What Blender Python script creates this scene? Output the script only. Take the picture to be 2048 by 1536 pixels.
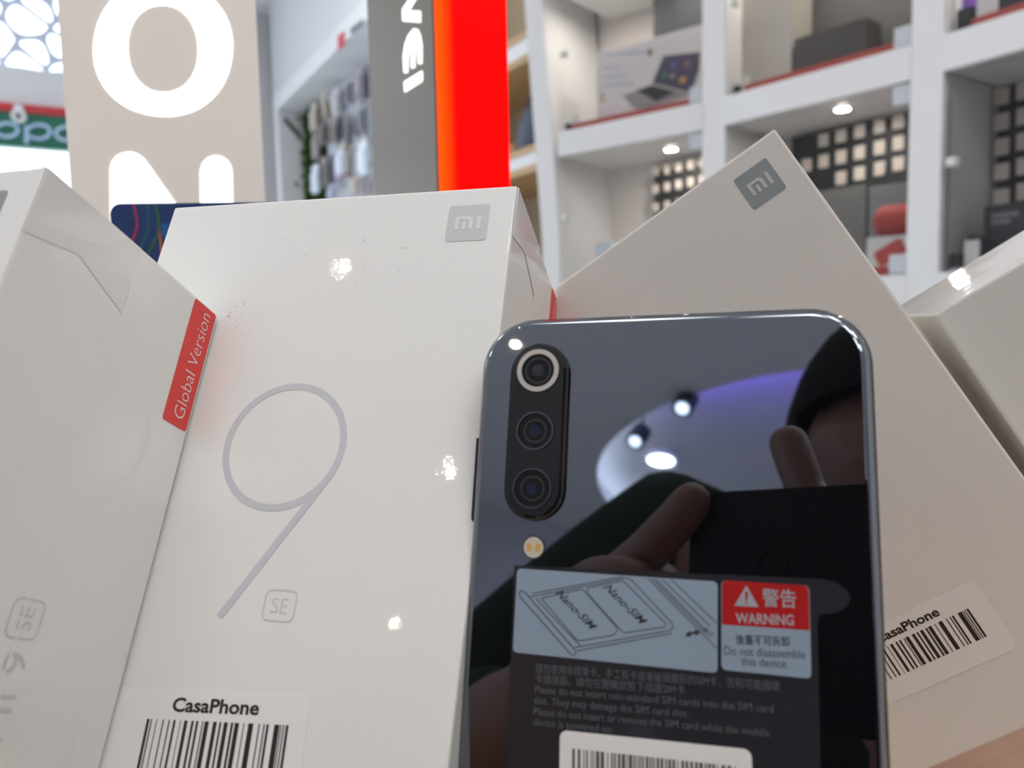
import bpy, bmesh, math, random
from mathutils import Vector as V3, Matrix
random.seed(4)
sc = bpy.context.scene
for o in list(bpy.data.objects): bpy.data.objects.remove(o)
COL = sc.collection

# ------------------------------------------------------------------ camera
TABLE = 0.90
CZ = TABLE + 0.1405
CAM = V3((0, 0, CZ))
FPX = 1540.0
MR = V3((0.99977, -0.00191, -0.0213)); MD = V3((-0.02139, -0.08948, -0.99576)); MF = V3((0.0, 0.99599, -0.08951))
cd = bpy.data.cameras.new('camera'); cam = bpy.data.objects.new('camera', cd); COL.objects.link(cam)
cm = Matrix(((MR.x, -MD.x, -MF.x, 0), (MR.y, -MD.y, -MF.y, 0), (MR.z, -MD.z, -MF.z, CZ), (0, 0, 0, 1)))
cam.matrix_world = cm
cd.sensor_width = 36; cd.lens = 36 * FPX / 2048; cd.clip_start = 0.004; cd.clip_end = 200
cd.dof.use_dof = True; cd.dof.focus_distance = 0.185; cd.dof.aperture_fstop = 16.5
sc.camera = cam

# ------------------------------------------------------------------ world, exposure
w = bpy.data.worlds.new('world'); sc.world = w; w.use_nodes = True
bg = w.node_tree.nodes['Background']; bg.inputs[0].default_value = (0.78, 0.89, 1.0, 1); bg.inputs[1].default_value = 3.0
sc.view_settings.view_transform = 'Standard'; sc.view_settings.look = 'None'
sc.view_settings.exposure = 0.0; sc.view_settings.gamma = 1.0; sc.view_settings.use_curve_mapping = False
PANEL_W = 10.4      # strength of the added ceiling fill panels

# ------------------------------------------------------------------ pixel helpers (2048x1536 frame)
def ray(px, py):
    return (MR * ((px - 1024) / FPX) + MD * ((py - 768) / FPX) + MF)
def on_plane(px, py, p0, n):
    d = ray(px, py); return CAM + d * ((p0 - CAM).dot(n) / d.dot(n))
def at_height(px, py, h):      # h relative to the camera
    d = ray(px, py); return CAM + d * (h / d.z)

# ------------------------------------------------------------------ materials
MATS = {}
def mat(name, col, rough=0.5, metal=0.0, spec=0.5, emit=None, es=1.0, coat=0.0, coat_r=0.05, ior=1.5, bump=None, var=None, alpha=None):
    if name in MATS: return MATS[name]
    m = bpy.data.materials.new(name); m.use_nodes = True; nt = m.node_tree; b = nt.nodes['Principled BSDF']
    b.inputs['Base Color'].default_value = (*col, 1); b.inputs['Roughness'].default_value = rough
    b.inputs['Metallic'].default_value = metal; b.inputs['IOR'].default_value = ior
    b.inputs['Specular IOR Level'].default_value = spec
    b.inputs['Coat Weight'].default_value = coat; b.inputs['Coat Roughness'].default_value = coat_r
    if emit: b.inputs['Emission Color'].default_value = (*emit, 1); b.inputs['Emission Strength'].default_value = es
    tc = nt.nodes.new('ShaderNodeTexCoord')
    if var:      # (scale, amount)
        n = nt.nodes.new('ShaderNodeTexNoise'); n.inputs['Scale'].default_value = var[0]; n.inputs['Detail'].default_value = 5
        nt.links.new(tc.outputs['Object'], n.inputs['Vector'])
        r = nt.nodes.new('ShaderNodeMix'); r.data_type = 'RGBA'; r.blend_type = 'MIX'
        r.inputs[6].default_value = (*[c * (1 - var[1]) for c in col], 1); r.inputs[7].default_value = (*[min(1, c * (1 + var[1])) for c in col], 1)
        nt.links.new(n.outputs['Fac'], r.inputs[0]); nt.links.new(r.outputs[2], b.inputs['Base Color'])
    if bump:     # (scale, strength, distance, target)
        n = nt.nodes.new('ShaderNodeTexNoise'); n.inputs['Scale'].default_value = bump[0]; n.inputs['Detail'].default_value = 7 if len(bump) > 3 else 2
        nt.links.new(tc.outputs['Object'], n.inputs['Vector'])
        bp = nt.nodes.new('ShaderNodeBump'); bp.inputs['Strength'].default_value = bump[1]; bp.inputs['Distance'].default_value = bump[2]
        nt.links.new(n.outputs['Fac'], bp.inputs['Height'])
        nt.links.new(bp.outputs['Normal'], b.inputs['Coat Normal' if len(bump) > 3 else 'Normal'])
    if alpha is not None: b.inputs['Alpha'].default_value = alpha
    MATS[name] = m; return m

def sheet_mat(name, col, alpha, rough=0.05, ior=1.45):
    """thin clear film or pane: mostly clear, with a surface reflection"""
    if name in MATS: return MATS[name]
    m = bpy.data.materials.new(name); m.use_nodes = True; nt = m.node_tree; nt.nodes.clear()
    out = nt.nodes.new('ShaderNodeOutputMaterial'); tr = nt.nodes.new('ShaderNodeBsdfTransparent'); gl = nt.nodes.new('ShaderNodeBsdfGlossy')
    df = nt.nodes.new('ShaderNodeBsdfDiffuse'); df.inputs[0].default_value = (*col, 1); gl.inputs['Roughness'].default_value = rough
    fr = nt.nodes.new('ShaderNodeFresnel'); fr.inputs[0].default_value = ior
    m1 = nt.nodes.new('ShaderNodeMixShader'); m1.inputs[0].default_value = alpha
    nt.links.new(tr.outputs[0], m1.inputs[1]); nt.links.new(df.outputs[0], m1.inputs[2])
    m2 = nt.nodes.new('ShaderNodeMixShader'); nt.links.new(fr.outputs[0], m2.inputs[0]); nt.links.new(m1.outputs[0], m2.inputs[1]); nt.links.new(gl.outputs[0], m2.inputs[2])
    nt.links.new(m2.outputs[0], out.inputs[0]); MATS[name] = m; return m

WHITE = mat('white_paint', (0.80, 0.81, 0.83), 0.55, var=(3, 0.015))
WALLM = mat('wall_paint', (0.74, 0.75, 0.77), 0.7, var=(2, 0.02))
CEILM = mat('ceiling_paint', (0.88, 0.88, 0.90), 0.8, var=(2, 0.01))
FLOORM = mat('floor_tile', (0.80, 0.785, 0.77), 0.25, var=(3, 0.08))
WRAP = mat('wrapped_white_card', (0.80, 0.80, 0.775), 0.5, coat=1.0, coat_r=0.03, bump=(70, 0.16, 0.0006, 1), var=(9, 0.008))
CARD = mat('shaded_white_card', (0.745, 0.725, 0.68), 0.42, coat=0.35, coat_r=0.12, bump=(50, 0.05, 0.0004, 1), var=(9, 0.008))  # tipped box: same white card, its shade put into the colour
BLACKG = mat('black_gloss', (0.004, 0.004, 0.006), 0.02, ior=3.2)
BLACKG.node_tree.nodes['Principled BSDF'].inputs['Specular Tint'].default_value = (.82, .90, 1.0, 1)
BLACKM = mat('black_matt', (0.012, 0.012, 0.014), 0.5)
DARKMET = mat('dark_metal_frame', (0.05, 0.045, 0.065), 0.12, metal=1.0)

# ------------------------------------------------------------------ mesh helpers
def link(name, me, parent=None, m=None, smooth=False):
    o = bpy.data.objects.new(name, me); COL.objects.link(o)
    if parent: o.parent = parent
    if m: me.materials.append(m)
    if smooth:
        for p in me.polygons: p.use_smooth = True
    return o
def mesh(name, vs, fs, m, parent=None, smooth=False):
    me = bpy.data.meshes.new(name); me.from_pydata([tuple(v) for v in vs], [], fs); me.update()
    return link(name, me, parent, m, smooth)
def bm_obj(name, bm, m, parent=None, smooth=False):
    bmesh.ops.recalc_face_normals(bm, faces=bm.faces)
    me = bpy.data.meshes.new(name); bm.to_mesh(me); bm.free(); return link(name, me, parent, m, smooth)
def bm_box(bm, x, y, z):
    vs = [bm.verts.new((a, b, c)) for a in x for b in y for c in z]
    for f in ((0, 1, 3, 2), (4, 6, 7, 5), (0, 4, 5, 1), (2, 3, 7, 6), (0, 2, 6, 4), (1, 5, 7, 3)): bm.faces.new([vs[i] for i in f])
    return vs
def box(name, x, y, z, m, parent=None, bev=0.0, seg=2):
    bm = bmesh.new(); bm_box(bm, x, y, z)
    if bev: bmesh.ops.bevel(bm, geom=bm.edges[:], offset=bev, segments=seg, affect='EDGES', profile=0.6)
    return bm_obj(name, bm, m, parent)
class Fr:        # a flat frame: origin, two axes, normal
    def __init__(s, o, ex, ey, en): s.o, s.ex, s.ey, s.en = V3(o), V3(ex), V3(ey), V3(en)
    def p(s, a, b, h=0.0): return s.o + s.ex * a + s.ey * b + s.en * h
    def rot(s, a, b, deg):
        c, q = math.cos(math.radians(deg)), math.sin(math.radians(deg))
        return Fr(s.p(a, b), s.ex * c + s.ey * q, s.ey * c - s.ex * q, s.en)
def add_prism(bm, fr, poly, h0, h1):
    lo = [bm.verts.new(fr.p(a, b, h0)) for a, b in poly]; hi = [bm.verts.new(fr.p(a, b, h1)) for a, b in poly]
    n = len(poly); bm.faces.new(lo[::-1]); bm.faces.new(hi)
    for i in range(n): bm.faces.new((lo[i], lo[(i + 1) % n], hi[(i + 1) % n], hi[i]))
def prism(name, fr, poly, h0, h1, m, parent=None):
    bm = bmesh.new(); add_prism(bm, fr, poly, h0, h1); return bm_obj(name, bm, m, parent)
def add_ring(bm, fr, outer, inner, h0, h1):
    n = len(outer); L = [[bm.verts.new(fr.p(a, b, h)) for a, b in q] for q in (outer, inner) for h in (h0, h1)]
    o0, o1, i0, i1 = L
    for i in range(n):
        j = (i + 1) % n
        bm.faces.new((o1[i], o1[j], i1[j], i1[i])); bm.faces.new((o0[i], i0[i], i0[j], o0[j]))
        bm.faces.new((o0[i], o0[j], o1[j], o1[i])); bm.faces.new((i0[i], i1[i], i1[j], i0[j]))
def rrect(x0, x1, y0, y1, r, n=6):
    out = []
    for cx, cy, a0 in ((x1 - r, y1 - r, 0), (x0 + r, y1 - r, 90), (x0 + r, y0 + r, 180), (x1 - r, y0 + r, 270)):
        for i in range(n + 1):
            a = math.radians(a0 + 90 * i / n); out.append((cx + r * math.cos(a), cy + r * math.sin(a)))
    return out
def ell(cx, cy, rx, ry, n=40, tilt=0):
    t = math.radians(tilt); out = []
    for i in range(n):
        a = 2 * math.pi * i / n; x, y = rx * math.cos(a), ry * math.sin(a)
        out.append((cx + x * math.cos(t) - y * math.sin(t), cy + x * math.sin(t) + y * math.cos(t)))
    return out
def add_stroke(bm, fr, pts, wd, h0, h1, closed=False):
    n = len(pts)
    L, Rr = [], []
    for i in range(n):
        a = pts[(i - 1) % n] if (closed or i > 0) else pts[i]; c = pts[(i + 1) % n] if (closed or i < n - 1) else pts[i]
        dx, dy = c[0] - a[0], c[1] - a[1]; l = math.hypot(dx, dy) or 1e-9; nx, ny = -dy / l * wd / 2, dx / l * wd / 2
        L.append((pts[i][0] + nx, pts[i][1] + ny)); Rr.append((pts[i][0] - nx, pts[i][1] - ny))
    if closed: add_ring(bm, fr, L, Rr, h0, h1)
    else: add_prism(bm, fr, L + Rr[::-1], h0, h1)
def strokes(name, fr, lines, wd, m, parent, h0=0.0, h1=0.00005, closed=False):
    bm = bmesh.new()
    for l in lines: add_stroke(bm, fr, l, wd, h0, h1, closed)
    return bm_obj(name, bm, m, parent)
def text(name, s, fr, size, m, parent, align='LEFT', width=None, bold=0.0, h=0.00006, shear=0.0):
    cu = bpy.data.curves.new('t', 'FONT'); cu.body = s; cu.size = 1.0; cu.align_x = align; cu.offset = bold; cu.shear = shear
    cu.resolution_u = 3
    ob = bpy.data.objects.new('t', cu); COL.objects.link(ob)
    dg = bpy.context.evaluated_depsgraph_get(); me = bpy.data.meshes.new_from_object(ob.evaluated_get(dg))
    bpy.data.objects.remove(ob)
    sx = size
    if width:
        xs = [v.co.x for v in me.vertices]; sx = width / max(1e-6, max(xs) - min(xs))
        if align == 'LEFT':
            x0 = min(xs)
            for v in me.vertices: v.co.x -= x0
    for v in me.vertices: v.co = fr.p(v.co.x * sx, v.co.y * size, h)
    me.materials.clear(); return link(name, me, parent, m)
def add_tube(bm, a, b, r0, r1=None, n=12, cap=True):
    a, b = V3(a), V3(b); r1 = r0 if r1 is None else r1; d = (b - a).normalized()
    u = d.orthogonal().normalized(); v = d.cross(u)
    A = [bm.verts.new(a + (u * math.cos(2 * math.pi * i / n) + v * math.sin(2 * math.pi * i / n)) * r0) for i in range(n)]
    B = [bm.verts.new(b + (u * math.cos(2 * math.pi * i / n) + v * math.sin(2 * math.pi * i / n)) * r1) for i in range(n)]
    for i in range(n): bm.faces.new((A[i], A[(i + 1) % n], B[(i + 1) % n], B[i]))
    if cap: bm.faces.new(A[::-1]); bm.faces.new(B)
def tube(name, a, b, r0, m, parent=None, r1=None, n=16):
    bm = bmesh.new(); add_tube(bm, a, b, r0, r1, n); o = bm_obj(name, bm, m, parent); return o
def thing(name, label, cat, loc=(0, 0, 0), rot=None, group=None):
    o = bpy.data.objects.new(name, None); COL.objects.link(o); o.empty_display_size = 0.02
    mw = Matrix.Translation(V3(loc))
    if rot is not None: mw = mw @ rot.to_4x4()
    o.matrix_world = mw; o['label'] = label; o['category'] = cat
    if group: o['group'] = group
    return o
def tag(o, label, cat, group=None):
    o['label'] = label; o['category'] = cat
    if group: o['group'] = group
    return o
def struct(o): o['kind'] = 'structure'; return o

# ------------------------------------------------------------------ room axes (turned 30 degrees)
U = V3((-0.5, 0.8660254, 0)); VV = V3((0.8660254, 0.5, 0)); ZZ = V3((0, 0, 1))
ROOM = Matrix((VV, U, ZZ)).transposed()
def uv(u, v, z=0.0): return U * u + VV * v + ZZ * z
def rbox(name, v, u, z, m, parent=None, bev=0.0):
    o = box(name, v, u, z, m, None, bev); o.matrix_world = ROOM.to_4x4()
    if parent: o.parent = parent; o.matrix_parent_inverse = parent.matrix_world.inverted()
    return o
CEIL = CZ + 2.8
U0, U1, VL, VR = -9.5, 7.45, -7.6, 2.5
struct(rbox('floor', (VL - 3, VR + .2), (U0 - .2, U1 + 4), (-0.1, 0.0), FLOORM))
struct(rbox('wall_right', (VR, VR + .15), (U0, U1 + .15), (0, CEIL + .3), WALLM))
REARM = mat('wall_taupe', (0.62, 0.61, 0.60), 0.7, var=(2, 0.03))
struct(rbox('wall_left', (VL - .15, VL), (U0, U1 + .15), (0, CEIL + .3), REARM))
struct(rbox('wall_back', (VL - .15, VR + .15), (U0 - .15, U0), (0, CEIL + .3), REARM))

# ceiling with a round recess
cc = (-1.40, -6.86); cr = 2.5
bm = bmesh.new()
outer = [uv(a, b, CEIL) for a, b in ((U0, VL), (U0, VR), (U1, VR), (U1, VL))]
ov = [bm.verts.new(p) for p in outer]; NC = 72
cv = [bm.verts.new((cc[0] + cr * math.cos(2 * math.pi * i / NC), cc[1] + cr * math.sin(2 * math.pi * i / NC), CEIL)) for i in range(NC)]
es = [bm.edges.new((ov[i], ov[(i + 1) % 4])) for i in range(4)] + [bm.edges.new((cv[i], cv[(i + 1) % NC])) for i in range(NC)]
bmesh.ops.triangle_fill(bm, use_beauty=True, edges=es)
for f in list(bm.faces):
    c = f.calc_center_median()
    if math.hypot(c.x - cc[0], c.y - cc[1]) < cr * 0.98 and all((V3((v.co.x - cc[0], v.co.y - cc[1], 0)).length < cr + .01) for v in f.verts): bm.faces.remove(f)
RH = 0.28
rw = 1 + .16 / cr
def ring_at(f, z): return [bm.verts.new((cc[0] + (v.co.x - cc[0]) * f, cc[1] + (v.co.y - cc[1]) * f, z)) for v in cv]
lips = [cv, ring_at(1, CEIL + .012), ring_at(rw, CEIL + .012), ring_at(rw, CEIL + RH)]; tv = lips[-1]
for r0, r1 in zip(lips, lips[1:]):
    for i in range(NC): bm.faces.new((r0[i], r0[(i + 1) % NC], r1[(i + 1) % NC], r1[i]))
bm.faces.new(tv)
struct(bm_obj('ceiling', bm, CEILM))
PURPLE = mat('purple_led', (0.2, 0.1, 0.5), 0.5, emit=(0.22, 0.12, 1.0), es=60.0)
COOLLED = mat('cool_led', (0.8, 0.8, 0.9), 0.5, emit=(0.85, 0.92, 1.0), es=40.0)
WARMLED = mat('warm_led', (0.9, 0.8, 0.7), 0.5, emit=(1.0, 0.80, 0.58), es=330.0)
PANELM = mat('fill_panel', (0.9, 0.9, 0.9), 0.5, emit=(1.0, 0.985, 0.96), es=PANEL_W)
CHROME = mat('satin_metal', (0.6, 0.6, 0.62), 0.3, metal=1.0)
bm = bmesh.new()
arc = [(cc[0] + (cr + .10) * math.cos(a), cc[1] + (cr + .10) * math.sin(a)) for a in [math.radians(x) for x in range(58, 118, 4)]]
add_stroke(bm, Fr((0, 0, CEIL + .0125), (1, 0, 0), (0, 1, 0), (0, 0, 1)), arc, 0.05, 0, 0.03)
so = bm_obj('light_strip', bm, PURPLE)
bm = bmesh.new()
arc = [(cc[0] + (cr + .10) * math.cos(a), cc[1] + (cr + .10) * math.sin(a)) for a in [math.radians(x) for x in range(122, 415, 4)]]
add_stroke(bm, Fr((0, 0, CEIL + .0125), (1, 0, 0), (0, 1, 0), (0, 0, 1)), arc, 0.05, 0, 0.03)
tag(bm_obj('light_strip', bm, mat('cove_led', (.8, .8, .9), .5, emit=(.80, .88, 1.0), es=11.0)), 'cool white light strip curving along the rim of the round ceiling recess', 'light strip')
tag(so, 'purple light strip curving along the rim of the round ceiling recess', 'light strip')

def ceil_fill(x, y, label):  # unseen panels added to brighten the counter and the room
    t = thing('ceiling_fill', label, 'ceiling light', (x, y, CEIL - .035), ROOM, 'square light panels on the ceiling')
    box('frame', (-.34, .34), (-.34, .34), (.005, .035), WHITE, t, .004)
    box('diffuser', (-.31, .31), (-.31, .31), (-.004, .006), PANELM, t)
LP = 'square white light panel mounted flat on the shop ceiling'
for x, y in ((-0.1, -1.2), (1.0, -0.5), (1.0, -1.9), (2.0, -1.5), (2.1, -3.0), (0.7, -3.3), (-0.6, 0.1), (-2.9, 1.7), (-4.6, -0.4), (-1.2, 4.0), (-4.0, 4.2)): ceil_fill(x, y, LP)

def spot(x, y, r, m, label, z=CEIL):
    t = thing('ceiling_spot', label, 'spot light', (x, y, z), None, 'small warm spots in the ceiling')
    bm = bmesh.new(); add_ring(bm, Fr((0, 0, 0), (1, 0, 0), (0, 1, 0), (0, 0, -1)), ell(0, 0, r * 1.5, r * 1.5, 24), ell(0, 0, r, r, 24), 0, .012); bm_obj('trim_ring', bm, CHROME, t)
    tube('lamp', (0, 0, 0), (0, 0, -.006), r, m, t, n=24)
for x, y in ((-1.92, -0.84), (-1.96, -2.14), (-3.0, -3.39)): spot(x, y, .026, WARMLED, 'small warm round spot lamp set into the white ceiling')
t = thing('recess_lamp', 'bright round lamp set in the ceiling recess', 'ceiling light', (-3.08, -5.95, CEIL + RH))
tube('body', (0, 0, 0), (0, 0, -.05), .15, WHITE, t, n=32); tube('diffuser', (0, 0, -.05), (0, 0, -.06), .12, COOLLED, t, n=32)
def hang_spot(px_xy, drop, label):
    x, y = px_xy; t = thing('hanging_spot', label, 'spot light', (x, y, CEIL + RH), None, 'spot lamps hanging in the ceiling recess')
    tube('rod', (0, 0, 0), (0, 0, -drop), .012, BLACKM, t); tube('housing', (0, 0, -drop), (0, .10, -drop - .14), .08, BLACKM, t)
    tube('lamp', (0, .1003, -drop - .1404), (0, .104, -drop - .145), .05, mat('spot_led', (.8, .8, .9), .5, emit=(.7, .82, 1.0), es=7.0), t)
hang_spot((-2.15, -4.50), .28, 'black spot lamp hanging from a thin rod in the ceiling recess')
hang_spot((-2.75, -4.92), .28, 'black spot lamp hanging from a thin rod in the ceiling recess')

# ------------------------------------------------------------------ far end wall: window, sign band, opening
def endp(px, py, off=0.0):
    p = on_plane(px, py, uv(U1 - off, 0, 0), U); return p.dot(VV), p.z
zwin = endp(60, 150)[1]; zs1 = endp(60, 233)[1]; zs0 = endp(60, 299)[1]; zr1 = endp(60, 213)[1]
vs_r = endp(200, 200)[0]
struct(rbox('wall_far', (vs_r + .5, VR + .15), (U1, U1 + .15), (0, CEIL + .3), WALLM))
struct(rbox('trim_1', (VL, vs_r + .5), (U1, U1 + .15), (zs0 + .02, zwin), WHITE))
LAT = mat('lattice_white', (0.66, 0.72, 0.84), 0.6)
win = struct(rbox('window_1', (VL, vs_r + .5), (U1 + .02, U1 + .1), (zwin, zwin + .05), WHITE))
# voronoi lattice in the window
rnd = random.Random(7)
wx0, wx1, wy0, wy1 = endp(-60, 60)[0], vs_r + .45, zwin + .05, CEIL + .2
seeds = []
while len(seeds) < 34:
    q = (rnd.uniform(wx0, wx1), rnd.uniform(wy0, wy1))
    if all(math.hypot(q[0] - s[0], q[1] - s[1]) > .24 for s in seeds) or rnd.random() < .01: seeds.append(q)
frw = Fr(uv(U1 + .05, 0, 0), VV, ZZ, -U)
for i, s in enumerate(seeds):
    poly = [(wx0, wy0), (wx1, wy0), (wx1, wy1), (wx0, wy1)]
    for j, q in enumerate(seeds):
        if i == j: continue
        mx, my = (s[0] + q[0]) / 2, (s[1] + q[1]) / 2; nx, ny = q[0] - s[0], q[1] - s[1]; out = []
        for k in range(len(poly)):
            a, b = poly[k], poly[(k + 1) % len(poly)]
            da = (a[0] - mx) * nx + (a[1] - my) * ny; db = (b[0] - mx) * nx + (b[1] - my) * ny
            if da <= 0: out.append(a)
            if da * db < 0: tt = da / (da - db); out.append((a[0] + (b[0] - a[0]) * tt, a[1] + (b[1] - a[1]) * tt))
        poly = out
        if not poly: break
    if len(poly) < 3: continue
    cx = sum(p[0] for p in poly) / len(poly); cy = sum(p[1] for p in poly) / len(poly)
    # subdivide and round towards an ellipse-like hole
    ring = []
    for k in range(len(poly)):
        a, b = poly[k], poly[(k + 1) % len(poly)]
        for f in (0, .33, .66): ring.append((a[0] + (b[0] - a[0]) * f, a[1] + (b[1] - a[1]) * f))
    hole = []
    n = len(ring)
    for k in range(n):
        sx = sum(ring[(k + d) % n][0] for d in (-1, 0, 1)) / 3; sy = sum(ring[(k + d) % n][1] for d in (-1, 0, 1)) / 3
        dd = math.hypot(sx - cx, sy - cy) or 1; f = max(.3, 1 - .021 / dd); hole.append((cx + (sx - cx) * f, cy + (sy - cy) * f))
    bm = bmesh.new(); add_ring(bm, frw, ring, hole, -.01, .01); o = bm_obj('lattice_cell', bm, LAT); o.parent = win; o.matrix_parent_inverse = win.matrix_world.inverted()
# red strip + green sign band with its lettering
RED = mat('red_strip', (0.62, 0.04, 0.05), 0.4); GREEN = mat('green_sign', (0.004, 0.12, 0.075), 0.4, emit=(0.0, 0.10, 0.06), es=0.2)
tag(rbox('red_strip', (VL + .2, vs_r), (U1 - .06, U1), (zs1 + .012, zr1), RED), 'long red strip running above the green shop sign', 'trim strip')
sg = thing('shop_sign', 'green shop sign band with pale lettering above the bright opening', 'sign', uv(U1 - .08, (VL + vs_r) / 2, zs0))
o = rbox('sign_board', (VL + .2, vs_r), (U1 - .08, U1 - .001), (zs0, zs1), GREEN, sg)
LET = mat('sign_letter', (0.42, 0.55, 0.75), 0.4, emit=(0.40, 0.55, 0.85), es=0.22)
frs = Fr(uv(U1 - .08, 0, 0), VV, ZZ, -U)
def spx(px, py): return endp(px, py, .08)
def ring_px(bm, x0, x1, y0, y1, wd, a0=0, a1=360):
    pts = []
    for i in range(29):
        a = math.radians(a0 + (a1 - a0) * i / 28); pts.append(spx((x0 + x1) / 2 + (x1 - x0) / 2 * math.cos(a), (y0 + y1) / 2 + (y1 - y0) / 2 * math.sin(a)))
    add_stroke(bm, frs, pts[:-1] if a1 - a0 == 360 else pts, wd, 0, .02, a1 - a0 == 360)
bm = bmesh.new(); ring_px(bm, 55, 100, 250, 278, .021, -160, 150); add_stroke(bm, frs, [spx(53, 252), spx(53, 287)], .026, 0, .02)
o = bm_obj('letter', bm, LET); o.parent = sg; o.matrix_parent_inverse = sg.matrix_world.inverted()
bm = bmesh.new(); ring_px(bm, -8, 36, 247, 274, .021, -160, 150); add_stroke(bm, frs, [spx(-10, 249), spx(-10, 284)], .026, 0, .02)
o = bm_obj('letter', bm, LET); o.parent = sg; o.matrix_parent_inverse = sg.matrix_world.inverted()
bm = bmesh.new(); ring_px(bm, 111, 158, 254, 281, .021)
o = bm_obj('letter', bm, LET); o.parent = sg; o.matrix_parent_inverse = sg.matrix_world.inverted()
bm = bmesh.new(); ring_px(bm, -72, -26, 243, 271, .021)
o = bm_obj('letter', bm, LET); o.parent = sg; o.matrix_parent_inverse = sg.matrix_world.inverted()
# small security camera
cp = on_plane(37, 232, uv(U1 - .32, 0, 0), U)
t = thing('security_camera', 'small white bullet security camera in front of the green sign', 'security camera', cp)
dirc = (CAM - cp).normalized()
tube('body', dirc * -.10, dirc * .05, .052, WHITE, t, n=24); tube('lens', dirc * .0505, dirc * .055, .02, BLACKG, t, n=16)
mtop = V3((0, 0, .09)); tube('mount', dirc * -.03, mtop + U * .14, .02, WHITE, t); tube('wall_plate', mtop + U * .14, mtop + U * .235, .035, WHITE, t)

# ------------------------------------------------------------------ curved display shelf on the right
HB = 0.72; PITCH = 0.63; BT = 0.094
def flat(p): return V3((p.x, p.y, 0))
P = [flat(at_height(1098, 268, HB)), flat(at_height(1427, 199, HB)), flat(at_height(1855, 80, HB))]
d2 = (P[2] - P[1]).normalized(); d3 = V3((0.52, -0.854, 0)); P.append(P[2] + d3 * .70); P.append(P[3] + V3((.5, -.866, 0)) * .70)
SHELF = mat('shelf_white', (0.785, 0.785, 0.785), 0.45, var=(2, .01)); INNER = mat('shelf_inside', (0.74, 0.69, 0.66), 0.6, var=(3, .02))
DEPTH = 0.40
shelf = thing('display_shelf', 'tall white curved wall shelf with large open compartments behind glass', 'shelf', P[1])
def attach(o, t): o.parent = t; o.matrix_parent_inverse = t.matrix_world.inverted(); return o
BAY = []
for i in range(4):
    ex = (P[i + 1] - P[i]); ln = ex.length; ex.normalize(); ey = V3((-ex.y, ex.x, 0)); BAY.append((P[i], ex, ey, ln))
def bmat(i): a, ex, ey, ln = BAY[i]; return Matrix.Translation(a) @ Matrix((ex, ey, ZZ)).transposed().to_4x4()
def bbox_(i, name, a, b, z, m, parent, bev=0.0):
    o = box(name, a, b, z, m, None, bev); o.matrix_world = bmat(i)
    if parent: attach(o, parent)
    return o
def bay_px(i, px, py, b):
    a, ex, ey, ln = BAY[i]; p = on_plane(px, py, a + ey * b, ey); return (p - a).dot(ex), p.z
PWD = .088; ZT = CZ + 2.1
for i in range(5):      # posts
    j = min(i, 3); a, ex, ey, ln = BAY[j]
    if 0 < i < 4: ey = (BAY[i - 1][2] + BAY[i][2]).normalized(); ex = V3((ey.y, -ey.x, 0))
    h = PWD / 2
    lean = V3((-.055, .046, 0)) if i == 0 else V3((0, 0, 0))
    bm = bmesh.new()
    zr = CZ + .30
    def col(z):
        s = lean * max(0, (z - zr) / 1.0) if i == 0 else V3((0, 0, 0))
        return [P[i] + s + ex * q[0] + ey * q[1] + ZZ * z for q in ((-h, 0), (h, 0), (h * .8, DEPTH), (-h * .8, DEPTH))]
    rings = [[bm.verts.new(c) for c in col(z)] for z in (0.0, zr, zr + .5, ZT)]
    for r0, r1 in zip(rings, rings[1:]):
        for k in range(4): bm.faces.new((r0[k], r0[(k + 1) % 4], r1[(k + 1) % 4], r1[k]))
    bm.faces.new(rings[0][::-1]); bm.faces.new(rings[-1])
    attach(bm_obj('post', bm, SHELF), shelf)
GLASS = sheet_mat('clear_glass', (0.8, 0.85, 0.85), 0.006, 0.02, 1.18)
for i in range(4):
    ln = BAY[i][3]
    g = 0.045
    for k in range(-2, 3):
        zt = CZ + HB + PITCH * k
        if zt < .05: continue
        bbox_(i, 'beam', (g - .002, ln - g + .002), (.001, DEPTH), (zt - BT, zt), SHELF, shelf)
        if k < 2 and k >= -1:
            bbox_(i, 'glass_pane', (g + .012, ln - g - .012), (.018, .022), (zt + .012, zt + PITCH - BT - .012), GLASS, shelf)
            for aa, zz in ((ln - g - .05, zt + PITCH - BT - .06), (ln - g - .05, zt + .004)):
                bbox_(i, 'glass_clip', (aa, aa + .048), (.008, .034), (zz, zz + .055), mat('clip_grey', (.55, .58, .62), .4), shelf, .003)
            bbox_(i, 'glass_knob', (g + .02, g + .045), (-.012, .017), (zt + .28, zt + .305), mat('knob_pale', (.7, .72, .66), .3), shelf, .006)
    bbox_(i, 'back_panel', (-.02, ln + .02), (DEPTH - .001, DEPTH + .02), (0.0, ZT), INNER, shelf)
SPOTL = mat('shelf_spot', (1, .9, .8), .5, emit=(1.0, .93, .82), es=300.0)
def shelf_spot(i, px, py, zt, label):
    a, ex, ey, ln = BAY[i]; p = on_plane(px, py, V3((0, 0, zt)), ZZ)
    t = thing('shelf_spot', label, 'spot light', p - ZZ * .001)
    tube('lamp', (0, 0, 0), (0, 0, -.004), .020, SPOTL, t, n=24)
    bm = bmesh.new(); add_ring(bm, Fr((0, 0, 0), (1, 0, 0), (0, 1, 0), (0, 0, -1)), ell(0, 0, .032, .032, 24), ell(0, 0, .0205, .0205, 24), 0, .006); bm_obj('trim_ring', bm, CHROME, t)
shelf_spot(0, 1342, 296, CZ + HB - BT, 'lit round spot under the shelf beam above the small dark grid board')
shelf_spot(1, 1685, 215, CZ + HB - BT, 'lit round spot under the shelf beam above the large dark grid board')

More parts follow.
